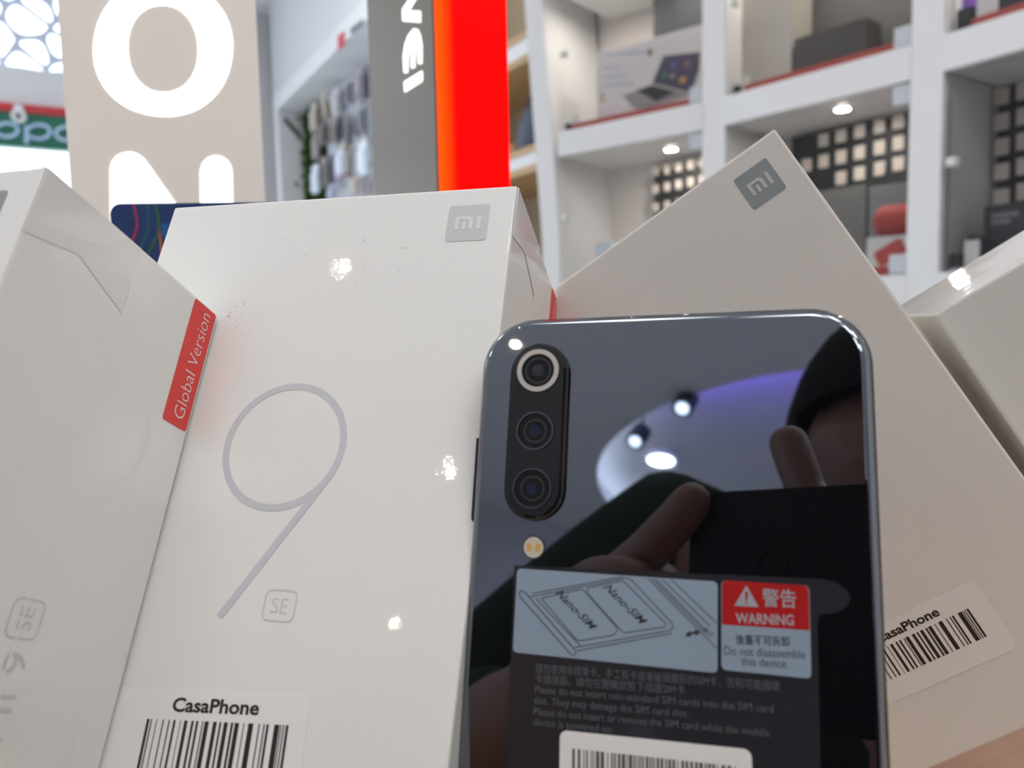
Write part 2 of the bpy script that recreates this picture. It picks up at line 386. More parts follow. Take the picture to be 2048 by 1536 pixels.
for i, zt in ((0, CZ + HB + PITCH - BT), (1, CZ + HB + PITCH - BT), (2, CZ + HB + PITCH - BT)):  # spots out of view; the second in each bay is added to brighten it
    a, ex, ey, ln = BAY[i]
    what = ('laptop carton', 'beige carton', 'purple carton' if zt > CZ + HB else 'camera bag')[i]
    for fa, side in ((.3, 'first'), (.7, 'second')):
        q = a + ex * (ln * fa) + ey * .12
        t = thing('shelf_spot', '%s lit round spot under the beam above the %s' % (side, what), 'spot light', (q.x, q.y, zt - .001))
        tube('lamp', (0, 0, 0), (0, 0, -.004), .020, SPOTL, t, n=24)
        bm = bmesh.new(); add_ring(bm, Fr((0, 0, 0), (1, 0, 0), (0, 1, 0), (0, 0, -1)), ell(0, 0, .032, .032, 24), ell(0, 0, .0205, .0205, 24), 0, .006); bm_obj('trim_ring', bm, CHROME, t)
REDR = mat('red_rail', (0.42, 0.06, 0.04), 0.4, var=(20, .1))
ZA = CZ + HB; ZB = CZ + HB - PITCH
for i, a0, a1, lab in ((0, .09, .66, 'red price rail under the boxed laptop'), (1, .10, .62, 'red price rail in front of the dark carton'), (2, .10, .66, 'red price rail beside the purple carton')):
    tag(bbox_(i, 'price_rail', (a0, a1), (.03, .05), (ZA, ZA + .028), REDR, None), lab, 'price rail')

def bthing(i, name, label, cat, a, b, z, group=None):
    A0, ex, ey, ln = BAY[i]
    return thing(name, label, cat, A0 + ex * a + ey * b + ZZ * z, Matrix((ex, ey, ZZ)).transposed(), group)
def carton(i, name, label, px0, px1, pyt, b, dep, z, m, py_ref=None, cat='box'):
    """box standing on the shelf: left/right pixel columns and top pixel row read at its front face"""
    pym = (pyt + (py_ref or pyt)) / 2
    a0, zt = bay_px(i, px0, pyt, b); a1, _ = bay_px(i, px1, pym, b)
    t = bthing(i, name, label, cat, (a0 + a1) / 2, b + dep / 2, z)
    w2 = (a1 - a0) / 2; h = zt - z
    box('carton', (-w2, w2), (-dep / 2, dep / 2), (0, h), m, t, .003)
    return t, w2, dep / 2, h
# bay 0 upper: boxed laptop
LAPW = mat('carton_white', (0.66, 0.62, 0.61), 0.5); PRB = mat('print_blue', (0.42, 0.45, 0.56), .5); DK = mat('dark_grey', (0.025, 0.028, 0.034), .7)
t, w2, d2_, h = carton(0, 'laptop_carton', 'white carton printed with an open laptop, on the upper shelf', 1194, 1440, 107, .09, .09, ZA, LAPW)
frc = Fr((0, -d2_ - .0005, 0), (1, 0, 0), (0, 0, 1), (0, -1, 0))
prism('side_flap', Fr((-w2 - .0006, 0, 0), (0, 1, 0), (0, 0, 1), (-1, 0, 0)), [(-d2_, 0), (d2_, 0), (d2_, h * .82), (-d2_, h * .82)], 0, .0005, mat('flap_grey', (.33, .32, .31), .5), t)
def cpx(px, py):
    a, z = bay_px(0, px, py, .09); A0, ex, ey, ln = BAY[0]
    c = (t.matrix_world.translation - A0).dot(ex); return a - c, z - ZA
prism('laptop_deck', frc, [cpx(*q) for q in ((1245, 192), (1306, 168), (1386, 190), (1300, 215), (1270, 218))], 0, .0006, mat('deck_grey', (.28, .26, .25), .4), t)
prism('laptop_keys', frc, [cpx(*q) for q in ((1274, 181), (1302, 171), (1352, 184), (1312, 203))], .0007, .0012, DK, t)
prism('laptop_screen', frc, [cpx(*q) for q in ((1327, 112), (1400, 104), (1398, 140), (1382, 186), (1305, 166))], 0, .0006, mat('screen_dark', (.045, .035, .075), .3), t)
for px, py, r, c in ((1330, 150, 5, (.05, .2, .06)), (1366, 160, 6, (.5, .28, .04)), (1348, 130, 6, (.11, .08, .25)), (1375, 128, 6, (.25, .1, .14)), (1345, 152, 5, (.3, .2, .25))):
    x, y = cpx(px, py); prism('screen_tile', frc, rrect(x - r * .0019, x + r * .0019, y - r * .0017, y + r * .0017, .002, 2), .0007, .0012, mat('tile_%d_%d' % (px, py), c, .4), t)
for k, (x0, x1, y) in enumerate(((1208, 1290, 107), (1208, 1238, 134), (1208, 1252, 152), (1208, 1268, 168))):
    a, b = cpx(x0, y), cpx(x1, y - (x1 - x0) * .05); prism('print_line', frc, [(a[0], a[1] - .008), (b[0], b[1] - .008), (b[0], b[1]), (a[0], a[1])], 0, .0006, PRB, t)
x, y = cpx(1300, 105); prism('seal', frc, ell(x, y, .011, .013, 16), 0, .0006, mat('seal_brown', (.22, .1, .05), .5), t)
x, y = cpx(1205, 195); prism('seal', frc, ell(x, y, .009, .02, 16), 0, .0006, mat('seal_gold', (.45, .36, .24), .5), t)
t2, *_ = carton(0, 'dark_carton', 'dark grey carton standing behind the laptop carton', 1306, 1440, -70, .24, .12, ZA, DK)
def gadget(i, a, b, z, label, sc_=1.0):
    t = bthing(i, 'price_stand', label, 'price stand', a, b, z)
    box('base', (-.025 * sc_, .03 * sc_), (-.02, .02), (0, .012), mat('stand_pale', (.5, .52, .58), .4), t, .003)
    box('card', (.0, .03 * sc_), (-.004, .004), (.0125, .065 * sc_), mat('card_pale', (.62, .62, .6), .5), t, .001)
    box('clip', (-.028 * sc_, -.004 * sc_), (-.012, .012), (.0125, .04 * sc_), BLACKM, t, .004)
gadget(0, .075, .055, ZA, 'small price stand with a black clip at the post beside the laptop carton')
gadget(1, .075, .055, ZA, 'small price stand with a black clip at the post beside the beige carton')
gadget(2, .10, .055, ZA, 'larger price stand with a black clip before the purple carton', 1.7)
# bay 1 upper
BEI = mat('carton_beige', (0.50, 0.46, 0.41), .5, var=(6, .08)); BRN = mat('carton_brown', (0.055, 0.045, 0.04), .5); GRY = mat('carton_grey', (0.105, 0.10, 0.095), .5)
carton(1, 'beige_carton', 'tall beige carton at the left post of the upper shelf', 1458, 1584, -90, .12, .13, ZA, BEI)
carton(1, 'grey_carton', 'wide dark grey carton filling the back of the upper shelf', 1588, 1850, -120, .26, .12, ZA, GRY)
carton(1, 'brown_carton', 'low dark brown carton in front of the wide grey carton', 1590, 1731, 78, .12, .1, ZA, BRN, 55)
# bay 2 upper
carton(2, 'purple_carton', 'narrow purple carton beside a white post', 1897, 1945, -80, .10, .15, ZA, mat('carton_purple', (.26, .12, .55), .5))
carton(2, 'plum_carton', 'dark plum carton next to the purple carton', 1962, 2075, -80, .14, .15, ZA, mat('carton_plum', (.03, .022, .045), .5))
# lower row: grid boards
TILE = mat('tile_cream', (0.62, 0.55, 0.50), .5); BOARD = mat('board_black', (0.008, 0.009, 0.011), .6)
def grid_board(i, label, px0, px1, pyt, pyb, b, cols, rows, skip, cw, ch):
    a0, zt = bay_px(i, px0, pyt, b); a1, _ = bay_px(i, px1, pyt, b); zb = ZB
    zb2 = bay_px(i, px0, pyb, b)[1]
    t = bthing(i, 'grid_board', label, 'display board', (a0 + a1) / 2, b, ZB, 'dark boards with pale squares in the lower compartments')
    c = (a0 + a1) / 2
    box('board', (a0 - c, a1 - c), (0, .02), (zb2 - ZB, zt - ZB), BOARD, t, .002)
    for q in (a0 - c + .01, a1 - c - .03): box('support', (q, q + .02), (.004, .018), (0, zb2 - ZB), BOARD, t)
    for ci, x in enumerate(cols):
        for ri, (dy) in enumerate(rows):
            if (ci, ri) in skip: continue
            aa, z = bay_px(i, x, dy + slope_y(i, x), b)
            box('tile', (aa - c - cw, aa - c + cw), (-.006, .0), (z - ZB - ch, z - ZB + ch), TILE, t, .003)
def slope_y(i, x): return {0: -.20 * (x - 1340), 1: -.245 * (x - 1720), 2: -.26 * (x - 2030)}[i]
grid_board(0, 'small black grid board with pale square tiles, half hidden by the post', 1308, 1450, 342, 520, .33, (1312, 1335, 1358, 1382, 1405, 1428), (338, 373, 410, 446, 482), (), .0135, .018)
grid_board(1, 'large black grid board with pale square tiles above the grey cartons', 1583, 1850, 276, 395, .33, (1614, 1648, 1683, 1720, 1760, 1798, 1836), (262, 305, 347), ((0, 0), (0, 2), (1, 2)), .0185, .0225)
grid_board(2, 'black grid board with pale tiles standing behind the dark bag', 1998, 2140, 160, 470, .30, (2004, 2050, 2098), (186, 237, 287, 337, 388, 438), (), .021, .024)
carton(1, 'grey_carton', 'dark grey carton below the left half of the grid board', 1600, 1733, 388, .20, .12, ZB, GRY, 380)
carton(1, 'grey_carton', 'slate grey carton behind the red speaker carton', 1738, 1850, 374, .20, .12, ZB, mat('carton_slate', (.13, .132, .135), .5), 370)
t, w2, d2_, h = carton(1, 'speaker_carton', 'carton printed with a red portable speaker', 1733, 1850, 476, .06, .11, ZB, mat('carton_pale', (.6, .57, .56), .5))
RSP = mat('print_red', (.42, .05, .04), .5)
frc = Fr((0, -d2_ - .0005, 0), (1, 0, 0), (0, 0, 1), (0, -1, 0))
sp = frc.rot(-w2 + .035, h * .45, 28)
prism('speaker_print', sp, rrect(-.005, .085, -.028, .022, .012, 4), 0, .0006, RSP, t)
prism('blue_panel', frc, rrect(-.0, .06, .004, h * .38, .004, 2), 0, .0005, mat('print_paleblue', (.45, .5, .62), .5), t)
prism('red_panel', frc, rrect(-w2 + .02, -.01, .002, .03, .003, 2), 0, .0005, RSP, t)
# the speaker itself lies on the carton
a0, zt = bay_px(1, 1738, 418, .06); a1, zb = bay_px(1, 1870, 474, .06)
t = bthing(1, 'portable_speaker', 'red fabric portable speaker lying on its carton', 'speaker', (a0 + a1) / 2, .115, ZB + h)
bm = bmesh.new(); L = (a1 - a0) / 2; r = .048
prof = [(-L, .6), (-L + .008, .85), (-L + .02, 1), (L - .02, 1), (L - .008, .85), (L, .6)]
rings = []
for x, f in prof: rings.append([bm.verts.new((x, r * f * math.cos(2 * math.pi * k / 24), r + r * f * math.sin(2 * math.pi * k / 24))) for k in range(24)])
for r0, r1 in zip(rings, rings[1:]):
    for k in range(24): bm.faces.new((r0[k], r0[(k + 1) % 24], r1[(k + 1) % 24], r1[k]))
bm.faces.new(rings[0][::-1]); bm.faces.new(rings[-1])
bm_obj('body', bm, mat('speaker_red', (.34, .045, .035), .75, var=(90, .15)), t, True)
tube('end_cap', (-L - .004, 0, r), (-L, 0, r), .022, BLACKM, t, n=20)
carton(0, 'pale_carton', 'small pale carton low in the lower left compartment', 1190, 1225, 486, .10, .06, ZB, mat('carton_ice', (.58, .64, .70), .5))
# dark bag / cartons in the last bay
DNV = mat('dark_navy', (.008, .009, .018), .45)
t, w2, d2_, h = carton(2, 'camera_bag', 'dark navy camera bag on the shelf beneath a black grid board', 1937, 2110, 478, .12, .13, ZB, DNV)
box('flap', (-w2 - .003, w2), (-d2_ - .004, d2_), (h * .8, h + .006), DNV, t, .006)
t, w2, d2_, h2 = carton(2, 'black_carton', 'black printed carton lying on top of the camera bag', 1968, 2110, 412, .12, .13, ZB + h + .0065, BLACKM)
frc = Fr((0, -d2_ - .0005, 0), (1, 0, 0), (0, 0, 1), (0, -1, 0))
for y, l in ((.62, .07), (.40, .05)): prism('print_line', frc, rrect(-w2 + .02, -w2 + .02 + l, h2 * y - .006, h2 * y + .006, .003, 2), 0, .0005, mat('print_grey', (.16, .16, .17), .5), t)
gadget(2, .085, .06, ZB, 'low price stand with a black clip beside the camera bag', 1.3)

# ------------------------------------------------------------------ wood-lined niche and accessory niche on the right wall
WOOD = mat('pale_wood', (0.50, 0.32, 0.15), .45, var=(8, .15)); TAN = mat('tan_back', (.38, .29, .19), .6)
VF = P[0].dot(VV); UP0 = P[0].dot(U)
def side_px(px, py, off=0.0):
    p = on_plane(px, py, VV * (VF + off), VV); return p.dot(U), p.z
cab = thing('wood_lined_cabinet', 'white wall cabinet with wood-lined compartments beside the curved shelf', 'cabinet', uv(UP0 + .4, VF, 0), ROOM)
def cabbox(name, u, v, z, m, t, bev=0.0): return rbox(name, v, u, z, m, t, bev)
ua, ub = UP0 + .085, UP0 + 1.15
frp = Fr((0, 0, 0), VV, U, ZZ)
def plan(name, v0, v1, z0, z1, m):
    k = .40
    o = prism(name, frp, [(v0, ua + (v0 - VF) * k), (v1, ua + (v1 - VF) * k), (v1, ub), (v0, ub)], z0, z1, m); return attach(o, cab)
plan('back_panel', VF + .36, VF + .38, 0, CEIL - .4, TAN)
cabbox('side_panel', (ub, ub + .03), (VF, VF + .36), (0, CEIL - .4), WHITE, cab)
for pyt, pyb in ((65, 128), (297, 350), (520, 570)):
    zt = side_px(1045, pyt)[1]; zb = side_px(1045, pyb)[1]
    plan('shelf_board', VF, VF + .36, zb + .03, zt - .03, WHITE)
    plan('wood_lining', VF - .004, VF + .36, zb, zb + .03, WOOD)
    plan('wood_lining', VF - .004, VF + .36, zt - .03, zt, WOOD)
zt = side_px(1045, 297)[1]
bg_ = thing('blue_bag', 'slate blue bag standing in the upper wood-lined compartment', 'bag', uv(side_px(1063, 280, .10)[0], VF + .10, zt), ROOM)
bm = bmesh.new(); rows = [(0, .085, .05), (.06, .09, .055), (.14, .075, .04), (.19, .05, .02), (.205, .03, .012)]; rr = []
for z, a, b in rows: rr.append([bm.verts.new((b * math.cos(2 * math.pi * k / 16), a * math.sin(2 * math.pi * k / 16), z)) for k in range(16)])
for r0, r1 in zip(rr, rr[1:]):
    for k in range(16): bm.faces.new((r0[k], r0[(k + 1) % 16], r1[(k + 1) % 16], r1[k]))
bm.faces.new(rr[0][::-1]); bm.faces.new(rr[-1]); bm_obj('body', bm, mat('slate_blue', (.07, .10, .14), .6), bg_, True)
bm = bmesh.new(); pts = [(0, .03 * math.cos(a), .2 + .05 * math.sin(a)) for a in [math.pi * k / 8 for k in range(9)]]
for a, b in zip(pts, pts[1:]): add_tube(bm, a, b, .006, n=8)
bm_obj('handle', bm, mat('slate_blue', (.07, .10, .14)), bg_)
tag(rbox('orange_pouch', (VF + .05, VF + .12), (side_px(1036, 280, .08)[0] - .02, side_px(1036, 280, .08)[0] + .03), (zt, zt + .06), mat('pouch_orange', (.42, .2, .07), .6), None, .01), 'small orange pouch beside the slate blue bag', 'pouch')
bm = bmesh.new()
zsp = side_px(1045, 128)[1]
t = thing('shelf_spot', 'lit spot lamp under the topmost wood lining of the cabinet', 'spot light', on_plane(1031, 186, uv(0, VF + .355, 0), VV), ROOM)
tube('lamp', (-.004, 0, 0), (.003, 0, 0), .026, SPOTL, t, n=20); tube('trim_ring', (-.002, 0, 0), (.004, 0, 0), .034, CHROME, t, n=20)

uf = side_px(553, 196)[0]; un = side_px(800, 100)[0]
zf0 = (side_px(563, 208)[1] + side_px(735, 63)[1]) / 2; zf1 = (side_px(549, 187)[1] + side_px(732, 24)[1]) / 2
nic = thing('accessory_niche', 'white framed wall niche filled with hanging phone accessories', 'wall niche', uv((uf + un) / 2, VF, 0), ROOM)
cabbox('header', (un - .3, uf + .18), (VF + .02, VR - .001), (zf1, CEIL - .002), WALLM, nic)
cabbox('fascia', (un - .3, uf), (VF - .03, VF + .25), (zf0, zf1), WHITE, nic)
cabbox('jamb', (uf - .14, uf), (VF - .03, VF + .25), (0, zf0), WHITE, nic); cabbox('jamb', (un - .3, un - .15), (VF - .03, VF + .25), (0, zf0), WHITE, nic)
cabbox('back_panel', (un - .2, uf - .1), (VF + .22, VF + .25), (0, zf0), mat('niche_back', (.55, .57, .62), .5), nic)
# fascia marks: red emblem and a short dark word (too blurred to read)
frf = Fr(uv(0, VF - .031, 0), -U, ZZ, -VV)
def fpx(px, py): p = on_plane(px, py, VV * (VF - .031), VV); return p.dot(-U), p.z
o = prism('emblem', frf, [fpx(*q) for q in ((676, 72), (690, 62), (689, 90), (677, 102))], 0, .004, mat('emblem_red', (.6, .04, .06), .5)); attach(o, nic)
o = prism('dark_word', frf, [fpx(*q) for q in ((702, 58), (726, 38), (725, 50), (702, 68))], 0, .004, mat('word_grey', (.10, .13, .16), .5)); attach(o, nic)
o = prism('dark_mark', Fr(uv(uf - .141, 0, 0), VV, ZZ, -U), [(VF + .02, zf0 - .1), (VF + .16, zf0 - .25), (VF + .16, zf0 - .19), (VF + .02, zf0 - .05)], 0, .004, mat('mark_brown', (.08, .04, .04), .5)); attach(o, nic)
# hedge panel
hb = mat('hedge_green', (.05, .13, .015), .7, var=(40, .5))
bm = bmesh.new(); rnd = random.Random(3)
hu0 = uf - .142; hu1 = hu0 - .55
for k in range(2600):
    u_ = rnd.uniform(hu1, hu0); z = rnd.uniform(.6, zf0 - .02); v_ = VF + .22 - abs(rnd.gauss(.0, .03)) - .002
    c = uv(u_, v_, z); a = V3((rnd.uniform(-1, 1), rnd.uniform(-1, 1), rnd.uniform(-1, 1))).normalized() * .035; b = a.orthogonal().normalized() * .016
    bm.faces.new([bm.verts.new(c + a), bm.verts.new(c + b), bm.verts.new(c - a), bm.verts.new(c - b)])
o = bm_obj('hedge_leaves', bm, hb); o['kind'] = 'stuff'; attach(o, nic)
o = cabbox('hedge_backing', (hu1, hu0), (VF + .205, VF + .219), (.6, zf0 - .02), mat('hedge_dark', (.01, .025, .008), .8), nic)
# hanging packs: (px, py, width px, height px, colour)
packs = [(628, 235, 13, 55, (.52, .47, .40)), (648, 212, 16, 62, (.50, .47, .42)), (660, 222, 10, 40, (.48, .40, .15)), (672, 205, 14, 58, (.52, .52, .54)), (689, 192, 14, 60, (.40, .43, .52)), (704, 180, 14, 58, (.56, .53, .58)), (719, 165, 12, 62, (.30, .28, .32)), (732, 165, 12, 68, (.11, .08, .17)),
         (632, 290, 20, 60, (.40, .36, .36)), (645, 268, 12, 50, (.16, .14, .13)), (662, 262, 13, 52, (.45, .43, .42)), (680, 262, 14, 52, (.14, .14, .17)), (698, 262, 13, 60, (.12, .11, .14)), (716, 240, 14, 66, (.40, .42, .48)), (732, 235, 13, 70, (.46, .48, .54)),
         (631, 358, 15, 58, (.72, .80, .92)), (648, 345, 12, 62, (.42, .38, .36)), (664, 340, 12, 58, (.26, .26, .36)), (680, 325, 16, 50, (.72, .78, .90)), (681, 352, 15, 14, (.55, .32, .52)), (699, 325, 12, 60, (.42, .37, .32)), (726, 315, 18, 70, (.80, .88, .98)), (710, 372, 28, 40, (.50, .42, .38)), (736, 372, 16, 40, (.46, .42, .42)), (664, 384, 22, 30, (.40, .40, .55)), (690, 290, 18, 24, (.50, .47, .36)), (745, 300, 16, 60, (.35, .35, .4))]  # palest packs have a window gleam painted into their colour
names = {0: 'beige', 1: 'grey', 2: 'dark', 3: 'white', 4: 'plum', 5: 'yellow'}
for k, (px, py, wpx, hpx, c) in enumerate(packs):
    off = .035 + .06 * (k % 3)
    p = on_plane(px, py, VV * (VF + off), VV); q = on_plane(px, py + hpx / 2, VV * (VF + off), VV); e = on_plane(px + wpx / 2, py, VV * (VF + off), VV)
    hh = abs(p.z - q.z); ww = min(.085, abs((e - p).dot(U)) * .9)
    cn = 'white' if min(c) > .6 else 'dark' if max(c) < .2 else 'yellow' if c[2] < .2 else 'plum' if c[0] - c[1] > .15 else 'beige' if c[0] - c[2] > .06 else 'grey'
    tt = thing('accessory_pack', '%s %s pack in the %s row of the white framed niche' % (['slim', 'broad'][wpx > 14], cn, 'top' if py - .0 < 250 - (px - 620) * .25 else 'middle' if py < 315 else 'bottom'), 'accessory pack', uv(p.dot(U), VF + off, p.z), ROOM, 'phone accessory packs hanging in the niche')
    box('card', (-.004, .004), (-ww, ww), (-hh, hh), mat('pack_%d' % k, c, .35), tt, .002)
    box('blister', (-.022, -.0041), (-ww * .8, ww * .8), (-hh * .85, hh * .45), mat('pack_%d' % k, c, .35), tt, .006)
    tube('peg', (-.03, 0, hh * .9), (.22 - off - .001, 0, hh * .9), .003, CHROME, tt, n=8)

# ------------------------------------------------------------------ table
TW = mat('table_wood', (0.42, 0.25, 0.155), .38)
nt = TW.node_tree; b = nt.nodes['Principled BSDF']; tcn = nt.nodes.new('ShaderNodeTexCoord'); mp = nt.nodes.new('ShaderNodeMapping'); mp.inputs['Scale'].default_value = (3, 40, 3)
nz = nt.nodes.new('ShaderNodeTexNoise'); nz.inputs['Scale'].default_value = 4; nz.inputs['Detail'].default_value = 6; rmp = nt.nodes.new('ShaderNodeValToRGB')
rmp.color_ramp.elements[0].color = (.56, .33, .20, 1); rmp.color_ramp.elements[1].color = (.78, .52, .36, 1)
nt.links.new(tcn.outputs['Object'], mp.inputs[0]); nt.links.new(mp.outputs[0], nz.inputs['Vector']); nt.links.new(nz.outputs['Fac'], rmp.inputs[0]); nt.links.new(rmp.outputs[0], b.inputs['Base Color'])
tb = thing('display_counter', 'wooden topped display counter carrying the phone boxes and signs', 'counter', (0.05, .42, 0), ROOM)
box('counter_top', (-.75, .75), (-.48, .48), (TABLE - .04, TABLE), TW, tb, .004)
box('counter_body', (-.68, .68), (-.40, .40), (.08, TABLE - .04), WHITE, tb, .004); box('plinth', (-.62, .62), (-.34, .34), (0, .08), BLACKM, tb)

# ------------------------------------------------------------------ lit sign with round letters
pl = on_plane(128, 200, V3((0, .385, 0)), V3((0, 1, 0)))
ang = math.radians(18); hx = V3((math.cos(ang), math.sin(ang), 0)); hn = V3((math.sin(ang), -math.cos(ang), 0))
pr = on_plane(521, 200, pl, hn); HW = (pr - pl).dot(hx); base = pl + hx * HW / 2; base.z = TABLE
st = thing('letter_sign', 'tall beige lightbox sign with glowing white round letters', 'sign', base - hn * .02, Matrix((hx, -hn, ZZ)).transposed())
SB = mat('sign_beige', (0.80, 0.765, 0.70), .42, var=(40, .012), emit=(1.0, .96, .88), es=.10)
box('body', (-HW / 2, HW / 2), (-.02, .02), (0.0, .52), SB, st, .0012)
GLOW = mat('letter_glow', (1, 1, 1), .4, emit=(1, .98, .95), es=1.25)
frh = Fr((0, -.0201, 0), (1, 0, 0), (0, 0, 1), (0, -1, 0)); iH = st.matrix_world.inverted()
def hpx(px, py): q = iH @ on_plane(px, py, base, hn); return (q.x, q.z)
def pxell(cx, cy, rx, ry, tilt=0, n=56): return [hpx(*q) for q in ell(cx, cy, rx, ry, n, tilt)]
def superell(cx, cy, rx, ry, e, tilt, n=64):
    out = []; t_ = math.radians(tilt)
    for i in range(n):
        a = 2 * math.pi * i / n; c, q = math.cos(a), math.sin(a)
        x = rx * abs(c) ** e * (1 if c >= 0 else -1); y = ry * abs(q) ** e * (1 if q >= 0 else -1)
        out.append(hpx(cx + x * math.cos(t_) - y * math.sin(t_), cy + x * math.sin(t_) + y * math.cos(t_)))
    return out
bm = bmesh.new(); add_ring(bm, frh, superell(326, 97, 139, 136, .93, 8), superell(326, 98, 70, 87, .93, -4), 0, .00025); bm_obj('letter', bm, GLOW, st)
def cap_stroke(a, b, r, n=8):
    d = math.atan2(b[1] - a[1], b[0] - a[0]); out = []
    for i in range(n + 1): t_ = d + math.pi / 2 + math.pi * i / n; out.append((a[0] + r * math.cos(t_), a[1] + r * math.sin(t_)))
    for i in range(n + 1): t_ = d - math.pi / 2 + math.pi * i / n; out.append((b[0] + r * math.cos(t_), b[1] + r * math.sin(t_)))
    return [hpx(*q) for q in out]
bm = bmesh.new()
npoly = [(221, 560), (220, 336), (224, 322), (234, 311), (248, 305), (262, 304), (276, 308), (289, 318), (402, 478), (400, 342), (405, 326), (416, 315), (430, 311), (444, 313), (457, 323), (464, 338), (470, 560), (462, 575), (446, 584), (428, 582), (414, 572), (290, 420), (285, 560), (275, 578), (253, 586), (232, 578)]
add_prism(bm, frh, [hpx(*q) for q in npoly], 0, .00025); bm_obj('letter', bm, GLOW, st)

# ------------------------------------------------------------------ lightbox with grey face and red side
pn = on_plane(875, 190, V3((0, .46, 0)), V3((0, 1, 0)))
a1_ = math.radians(-32.5); gx = V3((math.sin(a1_), math.cos(a1_), 0)); rx_ = V3((gx.y, -gx.x, 0))   # gx: along grey face (away), rx_: along red face
gn = V3((-gx.y, gx.x, 0)); 
pg = on_plane(740, 190, pn, gn); GW = (pg - pn).dot(gx); prr = on_plane(1017, 190, pn, gx); RW = (prr - pn).dot(rx_)
base = V3((pn.x, pn.y, TABLE)) + gx * GW / 2 + rx_ * RW / 2
lb = thing('light_column', 'tall lightbox sign with brushed grey face and glowing red side', 'sign', base, Matrix((rx_, gx, ZZ)).transposed())
GM = mat('brushed_grey', (0.15, 0.130, 0.102), .42, metal=0.6, var=(60, .05))
RG = mat('red_glow', (0.5, 0.0, 0.0), .5, spec=.08, emit=(1.0, 0.0, 0.0), es=1.25)
nt = RG.node_tree; b = nt.nodes['Principled BSDF']; tcn = nt.nodes.new('ShaderNodeTexCoord'); sx_ = nt.nodes.new('ShaderNodeSeparateXYZ'); mr = nt.nodes.new('ShaderNodeMapRange'); rp = nt.nodes.new('ShaderNodeValToRGB')
mr.inputs[1].default_value = -RW / 2; mr.inputs[2].default_value = RW / 2
rp.color_ramp.elements[0].color = (1, .085, 0, 1); rp.color_ramp.elements[0].position = .05; rp.color_ramp.elements[1].color = (1, 0, 0, 1); rp.color_ramp.elements[1].position = .24
nt.links.new(tcn.outputs['Object'], sx_.inputs[0]); nt.links.new(sx_.outputs[0], mr.inputs[0]); nt.links.new(mr.outputs[0], rp.inputs[0]); nt.links.new(rp.outputs[0], b.inputs['Emission Color'])
box('grey_housing', (-RW / 2, RW / 2 - .002), (-GW / 2 + .003, GW / 2), (0, .48), GM, lb, .0008)
box('red_panel', (-RW / 2 + .0008, RW / 2), (-GW / 2, -GW / 2 + .0028), (.002, .478), RG, lb, .0004)
frg = Fr((-RW / 2 - .0001, 0, 0), (0, 1, 0), (0, 0, 1), (-1, 0, 0)); iG = lb.matrix_world.inverted()
def gpx(cx, cy):      # pixel measured in a zoomed crop of the top middle
    q = iG @ on_plane(500 + cx / 3.657, cy / 3.657, pn, gn); return (q.y, q.z)
GL2 = mat('letter_white', (1, 1, 1), .4, emit=(1, .99, 1.0), es=1.3)
for poly in ([(1252, 165), (1125, 155), (1122, 70), (1170, 0), (1190, -60), (1130, -110), (1128, -160), (1250, -150), (1250, -110), (1180, -105), (1232, -50), (1232, -25), (1165, 80), (1252, 82)],
             [(1135, 535), (1128, 420), (1140, 330), (1165, 260), (1205, 210), (1230, 215), (1250, 260), (1262, 330), (1262, 465), (1240, 470), (1232, 310), (1215, 300), (1210, 495), (1187, 500), (1187, 320), (1172, 350), (1162, 400), (1158, 530)],
             [(1135, 600), (1265, 520), (1265, 595), (1138, 675)]):
    prism('letter', frg, [gpx(*q) for q in poly], 0, .0008, GL2, lb)

# ------------------------------------------------------------------ blue carton between the white boxes
pb = on_plane(220, 420, V3((0, .30, 0)), V3((0, 1, 0)))
ztop = on_plane(300, 406, V3((0, .30, 0)), V3((0, 1, 0))).z; BW = .076
an = math.radians(4); bx_ = V3((math.cos(an), math.sin(an), 0)); by_ = V3((-math.sin(an), math.cos(an), 0))
bb = thing('blue_phone_box', 'dark blue phone box with coloured curved lines behind the white boxes', 'phone box', V3((pb.x, pb.y, TABLE)) + bx_ * BW / 2 + by_ * .018, Matrix((bx_, by_, ZZ)).transposed())
BH = ztop - TABLE
BLU = mat('box_blue', (0.008, 0.035, 0.14), .35, coat=.5, var=(30, .3))
bm = bmesh.new(); add_prism(bm, Fr((0, 0, 0), (1, 0, 0), (0, 0, 1), (0, -1, 0)), rrect(-BW / 2, BW / 2, 0, BH, .004, 5), -.018, .018); bm_obj('carton', bm, BLU, bb)
frb = Fr((0, -.01805, 0), (1, 0, 0), (0, 0, 1), (0, -1, 0)); iB = bb.matrix_world.inverted()
def bpx(px, py): q = iB @ on_plane(px, py, pb, by_); return (q.x, q.z)
for nm, col, pts in (('pink', (.32, .03, .10), ((267, 408), (272, 430), (275, 450), (269, 472), (255, 500))), ('teal', (.01, .10, .14), ((294, 408), (297, 430), (296, 460), (285, 490), (270, 520))),
                     ('green', (.03, .12, .06), ((309, 408), (316, 430), (318, 452), (316, 468), (300, 500), (285, 530))), ('orange', (.35, .12, .06), ((318, 460), (321, 480), (323, 500), (322, 520)))):
    strokes('%s_line' % nm, frb, [[bpx(*q) for q in pts]], .0011, mat('line_' + nm, col, .4), bb)
prism('light_patch', frb, [bpx(*q) for q in ((322, 449), (345, 444), (345, 500), (324, 470))], 0, .00004, mat('patch_blue', (.005, .11, .30), .4), bb)

